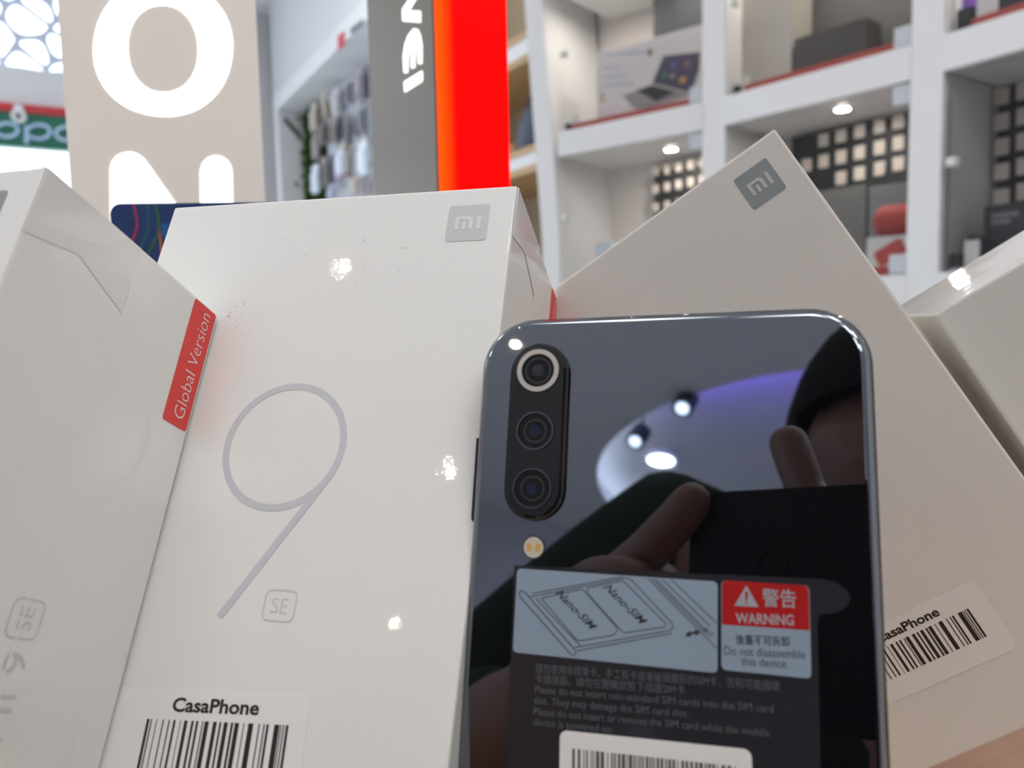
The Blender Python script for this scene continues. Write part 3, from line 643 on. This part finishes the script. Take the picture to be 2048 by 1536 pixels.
# ------------------------------------------------------------------ white phone boxes
BXW, BXH, BXD = .09205, .1633, .0539
def rotm(R): c0, c1, c2 = [V3((R[0][k], R[1][k], R[2][k])) for k in range(3)]; return Matrix((c0, c2, -c1)).transposed()
INK = mat('barcode_ink', (.018, .008, .008), .6); LABELM = mat('label_paper', (.80, .80, .80), .35); LOGO1 = mat('logo_silver', (.575, .58, .58), .4); LOGOW = mat('logo_pale', (.72, .72, .71), .4)
LOGO2 = mat('logo_slate', (.30, .335, .335), .3); LOGO2W = mat('logo_slate_pale', (.58, .575, .55), .35); STK = mat('sticker_red', (.80, .055, .05), .5); STW = mat('sticker_white', (.80, .68, .66), .5)
PALE = mat('print_pale', (.575, .575, .62), .5); PALE2 = mat('print_paler', (.60, .60, .61), .5); SEAM = mat('wrap_seam', (.86, .86, .85), .15, coat=1.0)
def white_box(name, label, t, R, m):
    R_ = rotm(R); t = V3(t) + V3((0, 0, CZ))
    base = t + R_ @ V3((-BXW / 2, BXD / 2, -BXH))
    th = thing(name, label, 'phone box', base, R_)
    box('carton', (-BXW / 2, BXW / 2), (-BXD / 2, BXD / 2), (0, BXH), m, th, .0007, 2)
    return th
FRONT = Fr((BXW / 2, -BXD / 2 - .00004, BXH), (1, 0, 0), (0, 0, 1), (0, -1, 0))         # (u, -v): origin top right of the front
SIDE = Fr((BXW / 2 + .00004, -BXD / 2, BXH), (0, 1, 0), (0, 0, 1), (1, 0, 0))           # (depth, -v) on the right side
def mi_logo(th, m1, m2, x1=-.0059, y1=-.0049, s=.00986):
    x0, y0 = x1 - s, y1 - s
    prism('logo_square', FRONT, rrect(x0, x1, y0, y1, s * .07, 4), 0, .00006, m1, th)
    f = FRONT.rot(x0, y0, 0); bm = bmesh.new(); g = lambda L: [(a * s, b * s) for a, b in L]
    add_prism(bm, f, g([(.20, .32), (.29, .32), (.29, .60), (.49, .60), (.54, .55), (.54, .32), (.63, .32), (.63, .58), (.60, .64), (.54, .68), (.20, .68)]), .00007, .00012)
    add_prism(bm, f, g([(.375, .32), (.46, .32), (.46, .53), (.375, .53)]), .00007, .00012)
    add_prism(bm, f, g([(.73, .32), (.82, .32), (.82, .68), (.73, .68)]), .00007, .00012)
    bm_obj('logo_letters', bm, m2, th)
def side_dress(th):
    strokes('wrap_seam', SIDE, [[(.0258 + .0004 * math.sin(k), -.001 - .016 * k) for k in range(0, 11)]], .0003, SEAM, th, 0, .00008)
    sk = prism('version_sticker', SIDE, rrect(.0448, .0531, -.0297, -.0006, .0006, 3), 0, .00006, STK, th)
    text('sticker_text', 'Global Version', SIDE.rot(.0512, -.0278, 90), .0052, STW, sk, 'LEFT', .0258, -.008, .00012)
    q = [(.0004, -.0004, .00025), (.0257, -.0004, .00025), (.0257, -.0150, .00006), (.0120, -.0105, .00006), (.0004, -.0135, .00006)]
    mesh('wrap_fold', [SIDE.p(a, b, h) for a, b, h in q] + [SIDE.p(a, b, 0) for a, b, h in q], [(0, 1, 2, 3, 4), (0, 5, 6, 1), (1, 6, 7, 2), (4, 9, 5, 0)], mat('film_fold', (.785, .775, .765), .4, coat=1.0, coat_r=.04), th)
    bm = bmesh.new(); bd = SIDE.rot(.0262, -.0728, 90)
    add_stroke(bm, bd, rrect(-.0031, .0031, -.0033, .0033, .0013, 4), .00028, 0, .00005, True); bm_obj('side_badge', bm, PALE2, th)
    text('side_text', 'SE', bd.rot(0, -.0014, 0), .0044, PALE2, th, 'CENTER', None, -.012)
    text('side_text', 'Mi 9', SIDE.rot(.0292, -.0915, 90), .0068, PALE2, th, 'LEFT', .0135, -.01)
BARS = [(1065, 20), (1090, 9), (1130, 6), (1180, 9), (1225, 9), (1265, 16), (1310, 5), (1350, 24), (1400, 16), (1435, 16), (1475, 8), (1505, 30), (1565, 26), (1605, 14), (1645, 28), (1690, 16), (1725, 30), (1775, 7), (1825, 36), (1885, 9), (1920, 9), (1945, 16), (2010, 36), (2038, 8), (2058, 9), (2083, 18)]
def shop_label(th, f, W_, H_, bx0, bx1, by1, bh, tx0, tx1, ty, lm=LABELM):
    lb_ = prism('barcode_label', f, rrect(0, W_, -H_, 0, .0022, 4), 0, .00008, lm, th)
    bm = bmesh.new()
    for c, w_ in BARS:
        a = bx0 + (c - w_ / 2 - 1055) / 1037 * (bx1 - bx0); b = bx0 + (c + w_ / 2 - 1055) / 1037 * (bx1 - bx0)
        add_prism(bm, f, [(a, by1 - bh), (b, by1 - bh), (b, by1), (a, by1)], .00009, .00012)
    bm_obj('barcode', bm, INK, lb_)
    text('shop_name', 'CasaPhone', f.rot(tx0, ty, 0), .0034, INK, lb_, 'LEFT', tx1 - tx0, .028, .00012)

R2 = [[0.96902, -0.11972, 0.21603], [-0.24698, -0.47071, 0.84702], [0.00028, -0.87413, -0.48569]]
b2 = white_box('phone_box', 'shrink-wrapped white phone box with a thin grey number nine', [0.00228, 0.18138, 0.0298], R2, WRAP)
mi_logo(b2, LOGO1, LOGOW); side_dress(b2)
bm = bmesh.new(); C9 = (-.0447, -.0645); r9 = .0136
cir = [(C9[0] + r9 * math.cos(2 * math.pi * k / 60), C9[1] + r9 * math.sin(2 * math.pi * k / 60)) for k in range(60)]
add_stroke(bm, FRONT, cir, .0015, 0, .00004, True); bm_obj('nine_ring', bm, PALE, b2)
ta = math.radians(-28); p0 = (C9[0] + (r9) * math.cos(ta), C9[1] + r9 * math.sin(ta))
strokes('nine_tail', FRONT, [[p0, (-.0502, -.1002)]], .0015, PALE, b2, .00004, .00007)
bm = bmesh.new(); add_stroke(bm, FRONT, rrect(-.0411, -.0344, -.1001, -.0943, .0013, 4), .0003, 0, .00005, True); bm_obj('edition_badge', bm, PALE2, b2)
text('edition_text', 'SE', FRONT.rot(-.03775, -.0987, 0), .0042, PALE2, b2, 'CENTER', None, -.01)
f = FRONT.rot(-.0735, -.1150, 3.6)
shop_label(b2, f, .046, .022, .0129, .0424, -.0055, .0095, .0178, .0360, -.0040)
rnd = random.Random(11); bm = bmesh.new()
for k in range(46):
    cx, cy = (rnd.gauss(-.068, .004), rnd.gauss(-.035, .003)) if k < 26 else (rnd.uniform(-.075, -.02), rnd.uniform(-.042, -.012))
    a = rnd.uniform(0, 6.28); ln = rnd.uniform(.0002, .0009); cu_ = rnd.uniform(-.8, .8)
    pts = [(cx + ln * q * math.cos(a + cu_ * q), cy + ln * q * math.sin(a + cu_ * q)) for q in (0, .5, 1)]
    add_stroke(bm, FRONT, pts, rnd.uniform(.00006, .00013), 0, .00003)
o = bm_obj('scuff_marks', bm, mat('scuff_grey', (.50, .49, .47), .7), b2); o['kind'] = 'stuff'

R1 = [[0.9736, -0.09779, 0.20626], [-0.22774, -0.47735, 0.84869], [0.01547, -0.87326, -0.48702]]
b1 = white_box('phone_box', 'shrink-wrapped white phone box with the red version sticker in full view', [-0.08004, 0.13683, 0.02766], R1, WRAP)
mi_logo(b1, mat('logo_grey', (.30, .30, .30), .3), LOGOW); side_dress(b1)
R3 = [[0.7991, 0.52284, 0.29678], [-0.24015, -0.17496, 0.95484], [0.55116, -0.83428, -0.01425]]
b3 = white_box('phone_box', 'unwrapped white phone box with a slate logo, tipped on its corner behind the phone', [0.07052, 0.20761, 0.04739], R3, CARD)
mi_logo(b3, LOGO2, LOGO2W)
f = FRONT.rot(-.0697, -.1245, -0.8)
shop_label(b3, f, .046, .0195, .0115, .0410, -.0057, .0082, .0170, .0345, -.0042, mat('label_film', (.80, .785, .755), .35))
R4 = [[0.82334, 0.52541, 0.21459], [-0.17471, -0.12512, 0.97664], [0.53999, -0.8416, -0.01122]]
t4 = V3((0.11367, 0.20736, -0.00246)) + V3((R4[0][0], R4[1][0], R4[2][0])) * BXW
b4 = white_box('phone_box', 'plain shrink-wrapped white phone box tipped beside the box with the slate logo', t4, R4, mat('shaded_wrapped_card', (0.69, 0.685, 0.65), 0.5, coat=1.0, coat_r=0.03, bump=(70, 0.2, 0.0006, 1), var=(9, 0.008)))  # white like the others; shade on this box is put into the colour

# ------------------------------------------------------------------ the black phone
RP = [[0.94903, -0.07685, 0.30567], [-0.31452, -0.29368, 0.90268], [0.02039, -0.95281, -0.30288]]
PWI, PHT, PTH = .0705, .1475, .0075
Rm = rotm(RP); tp = V3((0.02784, 0.14231, 0.00011)) + V3((0, 0, CZ))
ph = thing('smartphone', 'glossy black smartphone seen from behind with a triple camera and warning film', 'smartphone', tp + Rm @ V3((0, PTH / 2, -PHT)), Rm)
PF = Fr((0, -PTH / 2, PHT), (1, 0, 0), (0, 0, 1), (0, -1, 0))      # back face, origin top centre, (x, -v)
def ringset(name, prof, m, cap0=False, cap1=False):
    bm = bmesh.new(); rs = []
    for ins, dp in prof:
        rs.append([bm.verts.new((x, -PTH / 2 + dp, z)) for x, z in rrect(-PWI / 2 + ins, PWI / 2 - ins, ins, PHT - ins, .0102 - ins, 10)])
    n = len(rs[0])
    for r0, r1 in zip(rs, rs[1:]):
        for k in range(n): bm.faces.new((r0[k], r0[(k + 1) % n], r1[(k + 1) % n], r1[k]))
    if cap0: bm.faces.new(rs[0])
    if cap1: bm.faces.new(rs[-1][::-1])
    o = bm_obj(name, bm, m, ph, True)
    for p in o.data.polygons:
        if len(p.vertices) > 4: p.use_smooth = False      # the flat middle stays flat
    return o
o = ringset('back_cover', [(.0020, 0), (.0016, .00010), (.0012, .00032), (.0008, .00070), (.0005, .0012), (.0003, .0018), (.00015, .0023), (.0001, .0026)], BLACKG, True)
ringset('frame', [(.0001, .0026), (-.00015, .0028), (0, .0034), (0, .0046), (-.00015, .0050), (.0001, .0053)], DARKMET)
ringset('screen', [(.0001, .0053), (.0004, .0063), (.0010, .0070), (.0018, PTH)], BLACKG, False, True)
bm = bmesh.new()
pill = lambda g: rrect(-.0283 + g, -.0169 - g, -.0391 + g, -.0058 - g, .00568 - g, 10)
rs = [[bm.verts.new(PF.p(a, b, h)) for a, b in pill(g)] for g, h in ((0, -.0001), (0, .0009), (.0004, .0013), (.0008, .0014))]
for r0, r1 in zip(rs, rs[1:]):
    n = len(r0)
    for k in range(n): bm.faces.new((r0[k], r0[(k + 1) % n], r1[(k + 1) % n], r1[k]))
bm.faces.new(rs[-1]); cmod = bm_obj('camera_module', bm, mat('module_black', (.004, .004, .005), .04, ior=1.6), ph)
LENSM = mat('lens_dark', (.004, .004, .005), .03, ior=1.45)
for k, (y, ro, wd, m) in enumerate(((-.0112, .0041, .0009, mat('ring_silver', (.62, .58, .52), .3, metal=1.0)), (-.0227, .0036, .0003, mat('ring_dark', (.12, .12, .14), .25, metal=1.0)), (-.0333, .0037, .0003, mat('ring_dark', (.12, .12, .14), .25, metal=1.0)))):
    xc = -.0227
    bm = bmesh.new(); add_ring(bm, PF, ell(xc, y, ro, ro, 40), ell(xc, y, ro - wd, ro - wd, 40), .0014, .0018); bm_obj('lens_ring', bm, m, cmod)
    bm = bmesh.new(); add_prism(bm, PF, ell(xc, y, ro - wd, ro - wd, 40), .0012, .00145); bm_obj('lens_glass', bm, LENSM, cmod)
    bm = bmesh.new(); add_ring(bm, PF, ell(xc, y, ro * .62, ro * .62, 32), ell(xc, y, ro * .55, ro * .55, 32), .00146, .0015); bm_obj('inner_ring', bm, mat('ring_inner', (.03, .03, .035), .3), cmod)
    prism('pupil', PF, ell(xc, y, ro * .3, ro * .3, 24), .00146, .0015, mat('pupil_blue', (.006, .010, .03) if k == 0 else (.006, .012, .008), .1), cmod)
fl = prism('flash', PF, ell(-.0223, -.0438, .0019, .0019, 24), -.00002, .00012, mat('flash_pale', (.62, .56, .46), .2, coat=1), ph)
for dx in (-.0008, .0008): prism('flash_cell', PF, rrect(-.0223 + dx - .0005, -.0223 + dx + .0005, -.0445, -.0431, .0003, 3), .00013, .00016, mat('flash_yellow', (.62, .38, .10), .3), fl)
bm = bmesh.new(); add_ring(bm, PF, ell(-.0223, -.0438, .0021, .0021, 24), ell(-.0223, -.0438, .0019, .0019, 24), 0, .0002); bm_obj('flash_ring', bm, mat('ring_dark', (.12, .12, .14)), fl)
for z0, z1, nm in ((-.0448, -.0234, 'volume_button'), (-.0615, -.0522, 'power_button')):
    box(nm, (-PWI / 2 - .0008, -PWI / 2 + .0006), (-.0009, .0011), (PHT + z0, PHT + z1), DARKMET, ph, .0004)
# printed film on the back
FILM = sheet_mat('smoky_film', (.045, .045, .055), .6, .10)
film = prism('protective_film', PF, [(-.0258, -.0472), (.0222, -.0463), (.0262, -.0462), (.0282, -.0466), (.0298, -.0475), (.0304, -.0488), (.0298, -.0502), (.0282, -.0513), (.0262, -.0516), (.0256, -.052), (.0254, -.0530), (.0250, -.135), (-.0245, -.135)], .00003, .00010, FILM, ph)
P1 = mat('print_steel', (.265, .345, .44), .4); PR2 = mat('print_warning_red', (.40, .008, .008), .4); PIX = mat('print_dark', (.03, .035, .045), .5); PTX = mat('print_white', (.33, .36, .40), .5); PGR = mat('print_dim', (.095, .11, .125), .5)
PLN = mat('print_line', (.075, .09, .11), .5)
prism('diagram_panel', PF, rrect(-.0252, .0100, -.0622, -.0477, .0008, 4), .00011, .00013, P1, film)
prism('warning_panel', PF, rrect(.0106, .0243, -.0616, -.0474, .0008, 4), .00011, .00013, P1, film)
prism('warning_header', PF, [(.0107, -.0545), (.0242, -.0543), (.0242, -.0481), (.0240, -.0477), (.0235, -.0474), (.0114, -.0474), (.0109, -.0476), (.0107, -.0481)], .00014, .00016, PR2, film)
prism('warning_triangle', PF, [(.01265, -.0514), (.0165, -.0513), (.0146, -.0480)], .00017, .00019, PTX, film)
bm = bmesh.new(); add_prism(bm, PF, [(.01445, -.0504), (.01475, -.0504), (.01485, -.0490), (.01435, -.0490)], .0002, .00021); add_prism(bm, PF, ell(.0146, -.0508, .0002, .0002, 8), .0002, .00021); bm_obj('warning_mark', bm, PR2, film)
text('warning_characters', '\u8b66\u544a', PF.rot(.0171, -.0509, 1.5), .0031, PTX, film, 'LEFT', .0052, .01, .00018)
text('warning_word', 'WARNING', PF.rot(.0129, -.0541, 2.5), .0023, PTX, film, 'LEFT', .0090, .02, .00018)
text('warning_characters', '\u5f8c\u84cb\u4e0d\u53ef\u62c6\u5378', PF.rot(.0129, -.0573, 2.5), .0017, PIX, film, 'LEFT', .0083, .01, .00016)
text('warning_line', 'Do not disassemble', PF.rot(.0111, -.0592, 2.5), .0019, PIX, film, 'LEFT', .0124, .0, .00016)
text('warning_line', 'this device.', PF.rot(.0137, -.0606, 2.0), .0019, PIX, film, 'LEFT', .0072, .0, .00016)
L_ = lambda *q: [(a / 1000, -b / 1000) for a, b in q]
strokes('tray_drawing', PF, [L_((-24.3, 51.6), (-24.6, 52.1), (-24.4, 52.6), (-14.6, 61.6), (-14.0, 61.7), (-13.7, 61.2), (-14.1, 60.6), (-23.6, 51.7), (-24.3, 51.6))], .00022, PLN, film, .00014, .00016)
strokes('tray_drawing', PF, [L_((-22.4, 52.5), (-5.6, 48.2), (-5.0, 48.1), (-4.4, 48.4), (2.6, 55.0), (2.8, 55.7), (2.2, 56.2), (-14.0, 60.4)), L_((-21.4, 52.7), (-13.0, 60.0)),
    L_((-20.4, 52.6), (-13.4, 50.6), (-12.6, 50.8), (-6.6, 56.6), (-6.8, 57.2), (-7.4, 57.8), (-13.2, 59.2), (-13.8, 59.0), (-20.4, 52.6)),
    L_((-12.0, 50.2), (-6.2, 48.7), (-5.5, 48.9), (1.6, 55.2), (1.4, 55.7), (-5.4, 57.2), (-6.0, 56.9), (-12.0, 51.2), (-12.0, 50.2)),
    L_((-22.0, 51.9), (-5.8, 47.9)), L_((-13.6, 60.9), (2.6, 56.6))], .00018, PLN, film, .00014, .00016)
strokes('phone_drawing', PF, [L_((-1.6, 47.9), (9.9, 58.4)), L_((-.9, 47.9), (8.2, 56.2)), L_((-.3, 47.9), (8.4, 55.9)), L_((.8, 47.9), (8.8, 55.0)), L_((2.4, 47.9), (9.9, 54.4))], .00018, PLN, film, .00014, .00016)
strokes('phone_drawing', PF, [ell(.0089, -.0562, .0004, .0003, 12), ell(.0081, -.0556, .0004, .0002, 12)], .00014, PLN, film, .00014, .00016, True)
prism('insert_arrow', PF, L_((4.7, 56.9), (5.2, 56.1), (6.2, 56.1), (6.3, 55.7), (7.3, 55.9), (6.6, 56.7), (6.5, 56.4), (5.8, 56.5), (5.6, 56.9)), .00014, .00016, PIX, film)
for x, y in ((-17.9, 51.6), (-9.3, 50.0)):
    f = PF.rot(x / 1000, -y / 1000, -40); f.ey = (f.ey + f.ex * .55)
    text('card_text', 'Nano-SIM', f.rot(0, -.0015, 0) if False else f, .0019, PIX, film, 'LEFT', .0085, .012, .00016)
lines = [('\u8acb\u52ff\u4f7f\u7528\u975e\u6a19\u6e96\u5361\uff0c\u624b\u5de5\u526a\u5361\u6216\u8005\u7834\u640d\u8b8a\u5f62\u7684SIM\u5361\uff0c\u5426\u5247\u53ef\u80fd\u640d\u58de', 40.4, 65.1), ('\u5361\u63d2\u63a5\u5668\u3002\u8acb\u52ff\u5728\u958b\u6a5f\u72c0\u614b\u4e0b\u63d2\u62d4SIM\u5361', 25.6, 66.8),
         ('Please do not insert non-standard SIM cards into the SIM card', 39.4, 68.5), ('slot. They may damage the SIM card slot.', 26.2, 70.3), ('Please do not insert or remove the SIM card while the mobile', 38.7, 72.1), ('device is powered on.', 13.9, 73.8)]
for s_, wd, y in lines: text('film_text', s_, PF.rot(-.0208, -y / 1000, 1.8), .0017, PGR, film, 'LEFT', wd / 1000, .0, .00014)
f = PF.rot(-.0160, -.0740, 1.6)
bl = prism('barcode_label', f, rrect(0, .0312, -.018, 0, .0012, 4), .00011, .00016, LABELM, film)
rnd = random.Random(5); bm = bmesh.new(); x = .0022
while x < .0290:
    w_ = rnd.choice((.00018, .0003, .00045, .0006)); add_prism(bm, f, [(x, -.012), (x + w_, -.012), (x + w_, -.0027), (x, -.0027)], .00017, .00019); x += w_ + rnd.choice((.0002, .0003, .0005))
bm_obj('barcode', bm, mat('barcode_grey', (.10, .09, .09), .6), film)

# ------------------------------------------------------------------ the photographer behind the camera (seen mirrored in the phone)
def skin(name, joints, chains, m, parent=None, sub=2, root=None):
    """joints: name -> (x, y, z rel. to camera, radius); chains: lists of joint names"""
    ids = {k: i for i, k in enumerate(joints)}; es = []
    for c in chains: es += [(ids[a], ids[b]) for a, b in zip(c, c[1:])]
    me = bpy.data.meshes.new(name); me.from_pydata([(v[0], v[1], v[2] + CZ) for v in joints.values()], es, []); me.update()
    ob = bpy.data.objects.new(name, me); COL.objects.link(ob)
    sk = ob.modifiers.new('s', 'SKIN'); sk.use_smooth_shade = True
    for i, v in enumerate(joints.values()):
        d = me.skin_vertices[0].data[i]; r = v[3]; d.radius = r if isinstance(r, tuple) else (r, r); d.use_root = False
    me.skin_vertices[0].data[ids[root] if root else 0].use_root = True
    sb = ob.modifiers.new('d', 'SUBSURF'); sb.levels = sb.render_levels = sub
    dg = bpy.context.evaluated_depsgraph_get(); m2 = bpy.data.meshes.new_from_object(ob.evaluated_get(dg)); bpy.data.objects.remove(ob)
    m2.materials.clear(); return link(name, m2, parent, m, True)
SKINM = mat('skin', (.15, .068, .048), .5, var=(60, .06)); JACK = mat('jacket_green', (.010, .016, .011), .9, spec=.1, var=(50, .2)); TROU = mat('trousers_dark', (.012, .013, .018), .8); HAIR = mat('hair_dark', (.004, .003, .003), .8, spec=.1)  # skin colour lowered to stand in for the shaded, backlit face
fing = {}
chains = [['pelvis', 'belly', 'chest', 'neck0', 'neck1', 'skull0', 'skull1', 'crown'], ['skull0', 'nose'],
          ['chest', 'shl', 'ell', 'wrl', 'pal'], ['chest', 'shr', 'elr', 'wrr', 'par'],
          ['pelvis', 'hil', 'knl', 'anl', 'tol'], ['pelvis', 'hir', 'knr', 'anr', 'tor']]
hu = V3((0, -.47, -.50))       # pelvis
kf = U * .15
J = dict(pelvis=(hu.x, hu.y, hu.z, .115), belly=(0, -.47, -.30, .14), chest=(-.01, -.42, -.04, .15), neck0=(-.006, -.39, .05, .06), neck1=(-.008, -.365, .085, .058), skull0=(-.008, -.335, .135, (.08, .086)), skull1=(-.008, -.335, .20, (.084, .09)), crown=(-.008, -.34, .25, .055), nose=(-.008, -.248, .15, .014),
         shl=(-.19, -.31, .105, .078), ell=(-.295, -.20, -.075, .05), wrl=(-.125, -.065, -.045, .025), pal=(-.088, -.028, -.018, (.026, .014)),
         shr=(.185, -.37, .07, .078), elr=(.30, -.23, -.08, .05), wrr=(.155, -.075, -.05, .025), par=(.118, -.034, -.008, (.026, .014)),
         hil=(-.10, -.45, -.50, .085), knl=(-.10 + kf.x - .10, -.45 + kf.y - .06, -.54, .055), anl=(-.10 + kf.x - .10, -.45 + kf.y - .09, -.95, .036), tol=(-.10 + kf.x - .13, -.45 + kf.y - .02, -1.0, .03),
         hir=(.10, -.45, -.50, .085), knr=(.10 + kf.x + .10, -.45 + kf.y + .02, -.54, .055), anr=(.10 + kf.x + .10, -.45 + kf.y - .01, -.95, .036), tor=(.10 + kf.x + .08, -.45 + kf.y + .07, -1.0, .03))
F_ = {'l': [[(-.066, -.010, -.004, .009), (-.046, .002, .002, .0085), (-.031, .004, .016, .008), (-.022, .0045, .028, .0072)],
            [(-.082, -.010, -.014, .009), (-.066, .004, -.006, .0085), (-.050, .0075, -.005, .008), (-.036, .006, -.010, .007)],
            [(-.086, -.012, -.018, .009), (-.070, .002, -.014, .0082), (-.052, .0065, -.016, .0078), (-.038, .0055, -.020, .007)],
            [(-.086, -.016, -.032, .008), (-.072, -.002, -.034, .0075), (-.056, .003, -.036, .007), (-.044, .003, -.038, .0062)],
            [(-.078, -.034, -.018, .011), (-.060, -.026, -.008, .010), (-.042, -.0195, .004, .0085)]],
      'r': [[(.098, -.024, .010, .009), (.060, -.018, .024, .0085), (.010, -.015, .024, .008), (.000, -.013, .056, .0078)],
            [(.120, -.010, .004, .009), (.124, .003, .000, .0085), (.108, .009, -.004, .008), (.090, .0065, -.008, .007)],
            [(.124, -.012, -.014, .009), (.126, .002, -.018, .0082), (.108, .008, -.020, .0078), (.092, .0065, -.023, .007)],
            [(.126, -.016, -.028, .008), (.126, -.002, -.034, .0075), (.110, .005, -.037, .007), (.097, .004, -.039, .0062)],
            [(.108, -.036, -.014, .011), (.090, -.028, -.010, .010), (.070, -.0195, -.006, .0085)]]}
for sd, fl_ in F_.items():
    for k, fg in enumerate(fl_):
        ch = ['pal' if sd == 'l' else 'par']
        for q, v in enumerate(fg): nm = 'f%s%d%d' % (sd, k, q); J[nm] = v; ch.append(nm)
        chains.append(ch)
body = skin('person', J, chains, SKINM, None, 2, 'pelvis')
tag(body, 'seated person in a dark green jacket holding up a phone behind the boxes', 'person')
JJ = {k: J[k] for k in ('belly', 'chest', 'shl', 'ell', 'shr', 'elr')}
JJ = {k: (*v[:3], (v[3] if not isinstance(v[3], tuple) else v[3][0]) + .016) for k, v in JJ.items()}
JJ['hem'] = (0, -.47, -.47, .135); JJ['collar'] = (0, -.39, .03, .068)
JJ['cuffl'] = (-.145, -.082, -.052, .036); JJ['cuffr'] = (.172, -.093, -.058, .036)
jk = skin('jacket', JJ, [['hem', 'belly', 'chest', 'collar'], ['chest', 'shl', 'ell', 'cuffl'], ['chest', 'shr', 'elr', 'cuffr']], JACK, body, 2, 'hem')
TJ = {k: (*J[k][:3], J[k][3] + .012) for k in ('pelvis', 'hil', 'knl', 'anl', 'hir', 'knr', 'anr')}
skin('trousers', TJ, [['pelvis', 'hil', 'knl', 'anl'], ['pelvis', 'hir', 'knr', 'anr']], TROU, body, 2, 'pelvis')
for a, b in (('anl', 'tol'), ('anr', 'tor')):
    p, q = J[a], J[b]; d = V3((q[0] - p[0], q[1] - p[1], 0)).normalized()
    skin('shoe', {'h': (p[0] - d.x * .04, p[1] - d.y * .04, -CZ + .036, .036), 'm': (p[0] + d.x * .06, p[1] + d.y * .06, -CZ + .036, .035), 't': (p[0] + d.x * .15, p[1] + d.y * .15, -CZ + .030, .028)}, [['h', 'm', 't']], BLACKM, body, 2, 'h')
bm = bmesh.new(); bmesh.ops.create_uvsphere(bm, u_segments=32, v_segments=20, radius=1.0)
bmesh.ops.delete(bm, geom=[v for v in bm.verts if v.co.y > .80 and v.co.z < .05 or v.co.z < -.8], context='VERTS')
bmesh.ops.scale(bm, verts=bm.verts, vec=(.098, .108, .140)); bmesh.ops.translate(bm, verts=bm.verts, vec=(-.004, -.345, CZ + .182)); bm_obj('hair', bm, HAIR, body, True)
for sx in (-1, 1):
    bm = bmesh.new(); bmesh.ops.create_uvsphere(bm, u_segments=12, v_segments=8, radius=.011); bmesh.ops.translate(bm, verts=bm.verts, vec=(-.008 + sx * .031, -.262, CZ + .175)); bm_obj('eye', bm, mat('eye_dark', (.03, .02, .02), .2), body, True)
    bm = bmesh.new(); bmesh.ops.create_uvsphere(bm, u_segments=12, v_segments=8, radius=.022); bmesh.ops.scale(bm, verts=bm.verts, vec=(.4, .7, 1.3)); bmesh.ops.translate(bm, verts=bm.verts, vec=(-.008 + sx * .078, -.335, CZ + .165)); bm_obj('ear', bm, SKINM, body, True)
bm = bmesh.new(); bmesh.ops.create_uvsphere(bm, u_segments=12, v_segments=8, radius=.02); bmesh.ops.scale(bm, verts=bm.verts, vec=(1.1, .4, .35)); bmesh.ops.translate(bm, verts=bm.verts, vec=(-.008, -.262, CZ + .108)); bm_obj('mouth', bm, mat('lips', (.30, .11, .10), .5), body, True)
stl = thing('stool', 'round black stool under the seated person', 'stool', (0, -.47, 0))
zt = CZ - .50 - .115 - .016
tube('seat', (0, 0, zt - .05), (0, 0, zt), .17, BLACKM, stl, n=28)
for k in range(4):
    a = math.pi / 4 + k * math.pi / 2; tube('leg', (.17 * math.cos(a), .17 * math.sin(a), 0), (.11 * math.cos(a), .11 * math.sin(a), zt - .05), .013, CHROME, stl)
pc = thing('camera_phone', 'dark phone held sideways in the hands of the seated person', 'smartphone', CAM, Matrix((MR, MF, -MD)).transposed())
bm = bmesh.new(); add_prism(bm, Fr((0, -.0015, 0), (1, 0, 0), (0, 0, 1), (0, 1, 0)), rrect(-.029, .121, -.050, .0255, .009, 6), -.0075, 0)
bmesh.ops.bevel(bm, geom=[e for e in bm.edges if abs(e.verts[0].co.y - e.verts[1].co.y) < 1e-6], offset=.0012, segments=2, affect='EDGES')
bm_obj('body', bm, mat('phone_black', (.004, .004, .005), .4, spec=.15), pc)
bm = bmesh.new(); add_ring(bm, Fr((0, -.0015, 0), (1, 0, 0), (0, 0, 1), (0, 1, 0)), ell(0, 0, .0055, .0055, 24), ell(0, 0, .004, .004, 24), 0, .0006); bm_obj('lens_ring', bm, mat('phone_black', (.004, .004, .005)), pc)
